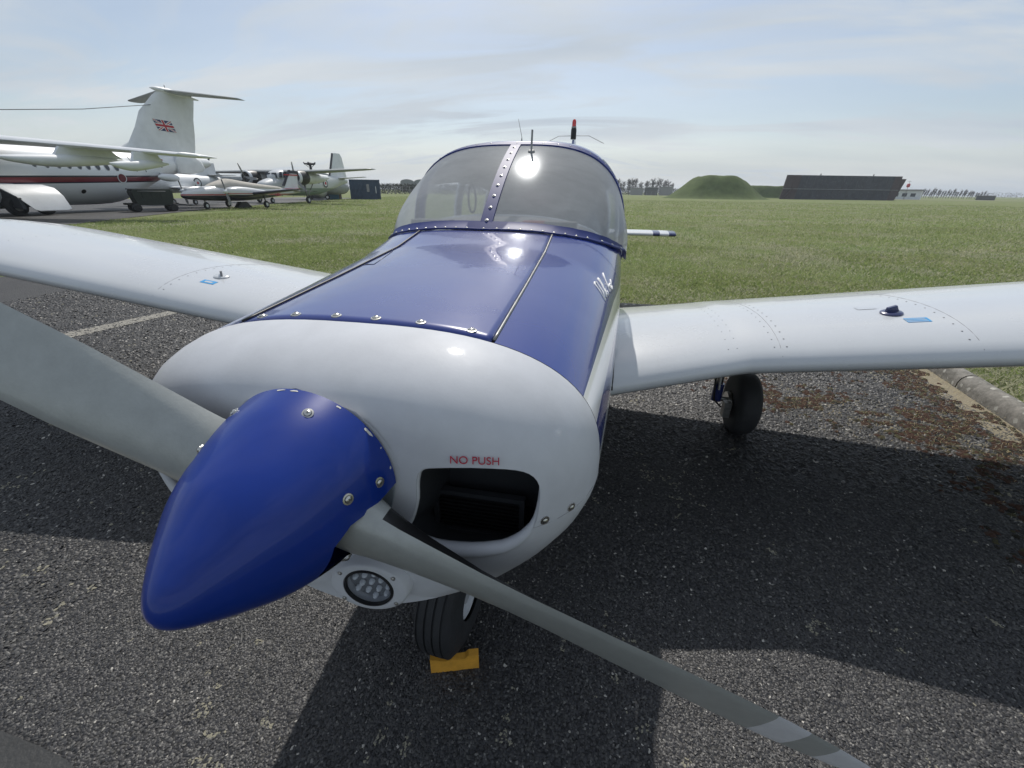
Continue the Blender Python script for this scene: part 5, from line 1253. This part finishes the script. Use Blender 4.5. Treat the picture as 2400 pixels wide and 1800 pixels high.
def fbm(x, y, s, seed):
    r_ = np.random.default_rng(seed); g = r_.random((64, 64)); u = (x*s) % 64; v = (y*s) % 64
    i = np.floor(u).astype(int); j = np.floor(v).astype(int); a = u-i; b_ = v-j; a = a*a*(3-2*a); b_ = b_*b_*(3-2*b_); i2 = (i+1) % 64; j2 = (j+1) % 64; i %= 64; j %= 64
    return (g[i, j]*(1-a)+g[i2, j]*a)*(1-b_)+(g[i, j2]*(1-a)+g[i2, j2]*a)*b_
def in_poly(x, y, P):
    c = np.zeros(len(x), bool); j = len(P)-1
    for i in range(len(P)):
        xi, yi = P[i]; xj, yj = P[j]
        if yi != yj: c ^= ((yi > y) != (yj > y)) & (x < (xj-xi)*(y-yi)/(yj-yi)+xi)
        j = i
    return c
def stones():
    X, Y, S_ = [], [], []
    for (x0, x1, y0, y1, dens, sz) in ((-1.5, 2.2, -.12, .9, 30000, .0046), (-2.6, 3.2, .9, 1.9, 11500, .0064), (-3.2, 3.55, 1.9, 4.2, 3600, .0100), (2.2, 3.3, -.1, .9, 7000, .008), (-3.3, -1.5, -.05, .9, 8000, .007), (-6.0, -2.6, .9, 2.4, 3200, .009), (-8.0, -3.2, 2.4, 5.2, 1300, .012)):
        n = int((x1-x0)*(y1-y0)*dens); X.append(rng.uniform(x0, x1, n)); Y.append(rng.uniform(y0, y1, n)); S_.append(np.full(n, sz)*rng.uniform(.6, 1.35, n))
    x = np.concatenate(X); y = np.concatenate(Y); s = np.concatenate(S_)
    keep = ~in_poly(x, y, [(-2.6, .14), (-1.55, .0), (-1.09, -.06), (-.8, -.12), (-.8, -1), (-3, -1)])
    x, y, s = x[keep], y[keep], s[keep]; n = len(x)
    base = np.array([(1, 0, 0), (.2, .95, 0), (-.9, .35, 0), (-.5, -.85, 0), (.55, -.8, 0), (.12, .1, .62)], float); lo = np.array([(0, 0, -.3)])
    a = rng.uniform(0, 6.283, n); st = rng.uniform(.65, 1.25, (n, 1)); B = base[None]*(1+rng.uniform(-.28, .28, (n, 6, 3)))
    ca, sa = np.cos(a)[:, None], np.sin(a)[:, None]
    bx = B[:, :, 0]*st; by = B[:, :, 1]/st
    tilt = rng.normal(0, .28, (n, 2)); bz = B[:, :, 2]*.8+bx*tilt[:, :1]+by*tilt[:, 1:]
    V = np.stack([(bx*ca-by*sa)*s[:, None]+x[:, None], (bx*sa+by*ca)*s[:, None]+y[:, None], bz*s[:, None]+s[:, None]*.12], -1).reshape(-1, 3)
    f = np.array([(5, 0, 1), (5, 1, 2), (5, 2, 3), (5, 3, 4), (5, 4, 0)]); F = (np.arange(n)[:, None, None]*6+f[None]).reshape(-1, 3)
    r_ = rng.random(n); big = fbm(x, y, 1.1, 3)*.5+fbm(x, y, 3.1, 4)*.5
    k = np.select([r_ < .36, r_ < .78, r_ < .965, r_ < .995], [0, 1, 2, 3], 4)
    lich = (fbm(x, y, 7, 8)*.5+fbm(x, y, 31, 9)*.5 > .80) & (rng.random(n) < .38); k[lich] = 5
    k[(big > .62) & (k == 0)] = 1
    mi = np.repeat(k, 5)
    o = np_mesh('asphalt_stones', V, F, STM, mi); meta(o, 'coarse grey chippings of the worn asphalt surface', 'stones')
stones()
# blades of grass
GM = [mat('grass_blade_green', (.28, .35, .12), .6, spec=.25), mat('grass_blade_mid', (.35, .39, .17), .6, spec=.25), mat('grass_blade_pale', (.50, .49, .34), .6, spec=.3), mat('grass_blade_dark', (.20, .25, .10), .7, spec=.2), mat('straw', (.42, .33, .17), .7)]
for g in GM[:4]:
    t = g.node_tree; b = t.nodes['Principled BSDF']; tr = t.nodes.new('ShaderNodeBsdfTranslucent'); tr.inputs[0].default_value = b.inputs['Base Color'].default_value
    ms = t.nodes.new('ShaderNodeMixShader'); ms.inputs[0].default_value = .42; t.links.new(b.outputs[0], ms.inputs[1]); t.links.new(tr.outputs[0], ms.inputs[2]); t.links.new(ms.outputs[0], t.nodes['Material Output'].inputs[0])
def blades(x, y, h, lean, w_, k, name, label, z0=-.02):
    n = len(x); a = rng.uniform(0, 6.283, n); l = lean*rng.uniform(.3, 1.3, n); b_ = rng.uniform(0, 6.283, n)
    dx, dy = np.cos(a)*w_, np.sin(a)*w_; ex, ey = np.cos(b_)*l*h, np.sin(b_)*l*h
    z = np.full(n, z0)
    P = np.stack([np.stack([x-dx, y-dy, z], -1), np.stack([x+dx, y+dy, z], -1), np.stack([x+ex*.45+dx*.6, y+ey*.45+dy*.6, z+h*.62], -1), np.stack([x+ex, y+ey, z+h*(1-.25*l)], -1)], 1).reshape(-1, 3)
    F = (np.arange(n)[:, None]*4+np.arange(4)[None]).reshape(-1, 4)
    o = np_mesh(name, P, F, GM, k); return meta(o, label, 'grass')
def grass():
    X = []; Y = []; H = []; W = []
    def reg(x0, x1, y0, y1, n, h, w_): X.append(rng.uniform(x0, x1, n)); Y.append(rng.uniform(y0, y1, n)); H.append(np.full(n, h)); W.append(np.full(n, w_))
    reg(3.75, 6.5, 1.8, 6.0, 45000, .055, .0022)
    reg(-7.5, 9, 5.5, 9.5, 110000, .062, .0032)
    reg(-12, 15, 9.5, 15, 100000, .07, .0048)
    reg(-24, 26, 15, 28, 110000, .08, .0085)
    reg(-40, 45, 28, 55, 80000, .10, .018)
    reg(-24, -5, 7, 15, 50000, .07, .0048)
    reg(-45, 70, 55, 100, 60000, .12, .03)
    x = np.concatenate(X); y = np.concatenate(Y); h = np.concatenate(H); w_ = np.concatenate(W)
    ap = in_poly(x, y, [(p[0]+.12, p[1]+.12) for p in KL]+[(-40, -14)]) | in_poly(x, y, [(-20.1, 11.3), (-24.0, 18.4), (-29.2, 29.0), (-35.8, 49.7), (-43, 75), (-60, 52), (-60, 11.3)])
    tuft = fbm(x, y, .8, 21)*.5+fbm(x, y, 2.6, 22)*.5; keep = (~ap) & (rng.random(len(x)) < .35+.9*tuft)
    x, y, h, w_, tuft = x[keep], y[keep], h[keep], w_[keep], tuft[keep]; n = len(x)
    h = h*rng.uniform(.5, 1.25, n)*(.55+.9*tuft); r_ = rng.random(n); pale = fbm(x, y, .33, 31)*.6+fbm(x, y, 1.3, 32)*.4; side = np.clip((x+4)/10, 0, 1)*.14
    k = np.select([r_ < .06+.62*np.clip((pale-.46)*3.2, 0, 1)+side, r_ < .48+side, r_ < .86], [2, 1, 0], 3)
    blades(x, y, h, .75, w_, k, 'grass_blades', 'rough tussocky grass of the airfield in front')
grass()
# moss and dead straw gathered along the kerb
def debris():
    MOSS = [mat('moss_brown', (.055, .026, .016), .95, bump=.8, bscale=150), mat('moss_dark', (.018, .016, .010), .95), mat('moss_olive', (.055, .05, .022), .95), mat('silt', (.26, .225, .16), .95, bump=.6, bscale=90)]
    def kx(y): return np.interp(y, [p[1] for p in KL[1:6]], [p[0] for p in KL[1:6]])
    n = 9500; y = rng.uniform(-.5, 5.0, n); d = np.abs(rng.normal(0, 1, n))*np.interp(y, [0, 2.5, 5], [.55, .42, .36]); x = kx(y)-.03-d
    m = 2600; xs = rng.normal(2.45, .42, m); ys_ = 2.95-.35*(xs-2.45)+rng.normal(0, .17, m); x = np.concatenate([x, xs]); y = np.concatenate([y, ys_]); n = len(x)
    keep = ((kx(y)-x < 1.0) | (y > 2.3)) & (fbm(x, y, 5, 41)*.5+fbm(x, y, 13, 42)*.5 > .47); x, y = x[keep], y[keep]; n = len(x)
    s = rng.uniform(.009, .026, n); base = np.array([(1, 0, 0), (.3, .95, 0), (-.8, .6, 0), (-.9, -.5, 0), (.1, -1, 0), (.2, .2, .55), (-.3, -.2, .5)], float)
    B = base[None]*(1+rng.uniform(-.35, .35, (n, 7, 3))); a = rng.uniform(0, 6.28, n); ca, sa = np.cos(a)[:, None], np.sin(a)[:, None]
    V = np.stack([(B[..., 0]*ca-B[..., 1]*sa)*s[:, None]+x[:, None], (B[..., 0]*sa+B[..., 1]*ca)*s[:, None]+y[:, None], B[..., 2]*s[:, None]+.002], -1).reshape(-1, 3)
    f = np.array([(5, 0, 1), (5, 1, 2), (5, 2, 6), (6, 2, 3), (6, 3, 4), (6, 4, 0), (6, 0, 5)]); F = (np.arange(n)[:, None, None]*7+f[None]).reshape(-1, 3)
    k = rng.choice([0, 0, 0, 1, 2], n); o = np_mesh('moss_clumps', V, F, MOSS, np.repeat(k, 7)); meta(o, 'brown dried moss clumps strewn beside the stone kerb', 'moss')
    # silt bed against the kerb, thin with a ragged edge
    ps = []; N_ = 120
    for i in range(N_+1):
        yy = -.3+5.0*i/N_; ps.append((kx(yy)-.01, yy))
    q = []
    for i in range(N_, -1, -1):
        yy = -.3+5.0*i/N_; q.append((kx(yy)-.08-.22*float(fbm(np.array([yy]), np.array([1.]), 1.7, 51)[0])*(.75 if yy > 1.5 else .3)-.05*float(fbm(np.array([yy]), np.array([3.]), 14, 52)[0]), yy))
    ql = q[::-1]; b_ = MB(); b_.rings([[Vector((p[0], p[1], .004)) for p in ps], [Vector((p[0], p[1], .0035)) for p in ql]], wrap=False)
    o = b_.build('silt_strip', MOSS[3], None, smooth=False); o['kind'] = 'structure'
    n = 4200; y = rng.uniform(-.5, 5.1, n); d = np.abs(rng.normal(0, 1, n))*.36; x = kx(y)-.02-d; xs = rng.normal(2.5, .45, 900); x = np.concatenate([x, xs]); y = np.concatenate([y, 2.9-.3*(xs-2.45)+rng.normal(0, .25, 900)]); n = len(x)
    L = rng.uniform(.012, .06, n); a = rng.normal(.6, 1.0, n); c = .0006*rng.uniform(.7, 1.5, n); z = rng.uniform(.006, .026, n)
    dx, dy = np.cos(a)*L, np.sin(a)*L; nx, ny = -np.sin(a)*c, np.cos(a)*c
    V = np.stack([np.stack([x-nx, y-ny, z], -1), np.stack([x+nx, y+ny, z], -1), np.stack([x+dx*.5+nx+c*4, y+dy*.5+ny, z+.006], -1), np.stack([x+dx*.5-nx+c*4, y+dy*.5-ny, z+.006], -1), np.stack([x+dx, y+dy, z-.003], -1)], 1).reshape(-1, 3)
    f = np.array([(0, 1, 2), (0, 2, 3), (3, 2, 4)]); F = (np.arange(n)[:, None, None]*5+f[None]).reshape(-1, 3)
    o = np_mesh('dead_straw', V, F, [GM[4], GM[2]], np.repeat(rng.integers(0, 2, n), 3)); meta(o, 'dead straw stalks lying on the moss by the kerb', 'straw')
debris()
# chipped paint along the rim of the spinner
def chips():
    m = MB(); rr = random.Random(3)
    for a, w_ in ((60, .006), (37, .009), (40, .004), (12, .003), (88, .008), (97, .010), (26, .002)):
        y = .0305; s = (y+.254)/.285; r = sr(s)+.0007; pts = []
        for k in range(7):
            t = k/7*6.283; aa = R(a)+w_*math.cos(t)*rr.uniform(.6, 1)/.153; yy = y-.0025-.0028*(1+math.sin(t))*rr.uniform(.4, 1); r2_ = sr((yy+.254)/.285)+.0006
            pts.append(Vector((r2_*math.cos(aa), yy, 1.131+r2_*math.sin(aa))))
        m.add(pts, [tuple(range(7))])
    m.build('paint_chips', mat('bare_primer', (.55, .54, .5), .6), spin, smooth=False, recalc=False)['kind'] = 'stuff'
chips()

# ---- light haze over the whole field
def haze():
    m = bpy.data.materials.new('haze_air'); m.use_nodes = True; t = m.node_tree; t.nodes.clear()
    o = t.nodes.new('ShaderNodeOutputMaterial'); v = t.nodes.new('ShaderNodeVolumePrincipled')
    v.inputs['Color'].default_value = (.86, .92, 1, 1); v.inputs['Density'].default_value = .0004; v.inputs['Anisotropy'].default_value = .3
    t.links.new(v.outputs[0], o.inputs['Volume'])
    b_ = MB().box((-2600, -90, -1.2), (3300, 4100, 16)).build('haze', m, None, smooth=False); b_['kind'] = 'stuff'
    b_['label'] = 'thin pale spring haze lying over the airfield'
haze()
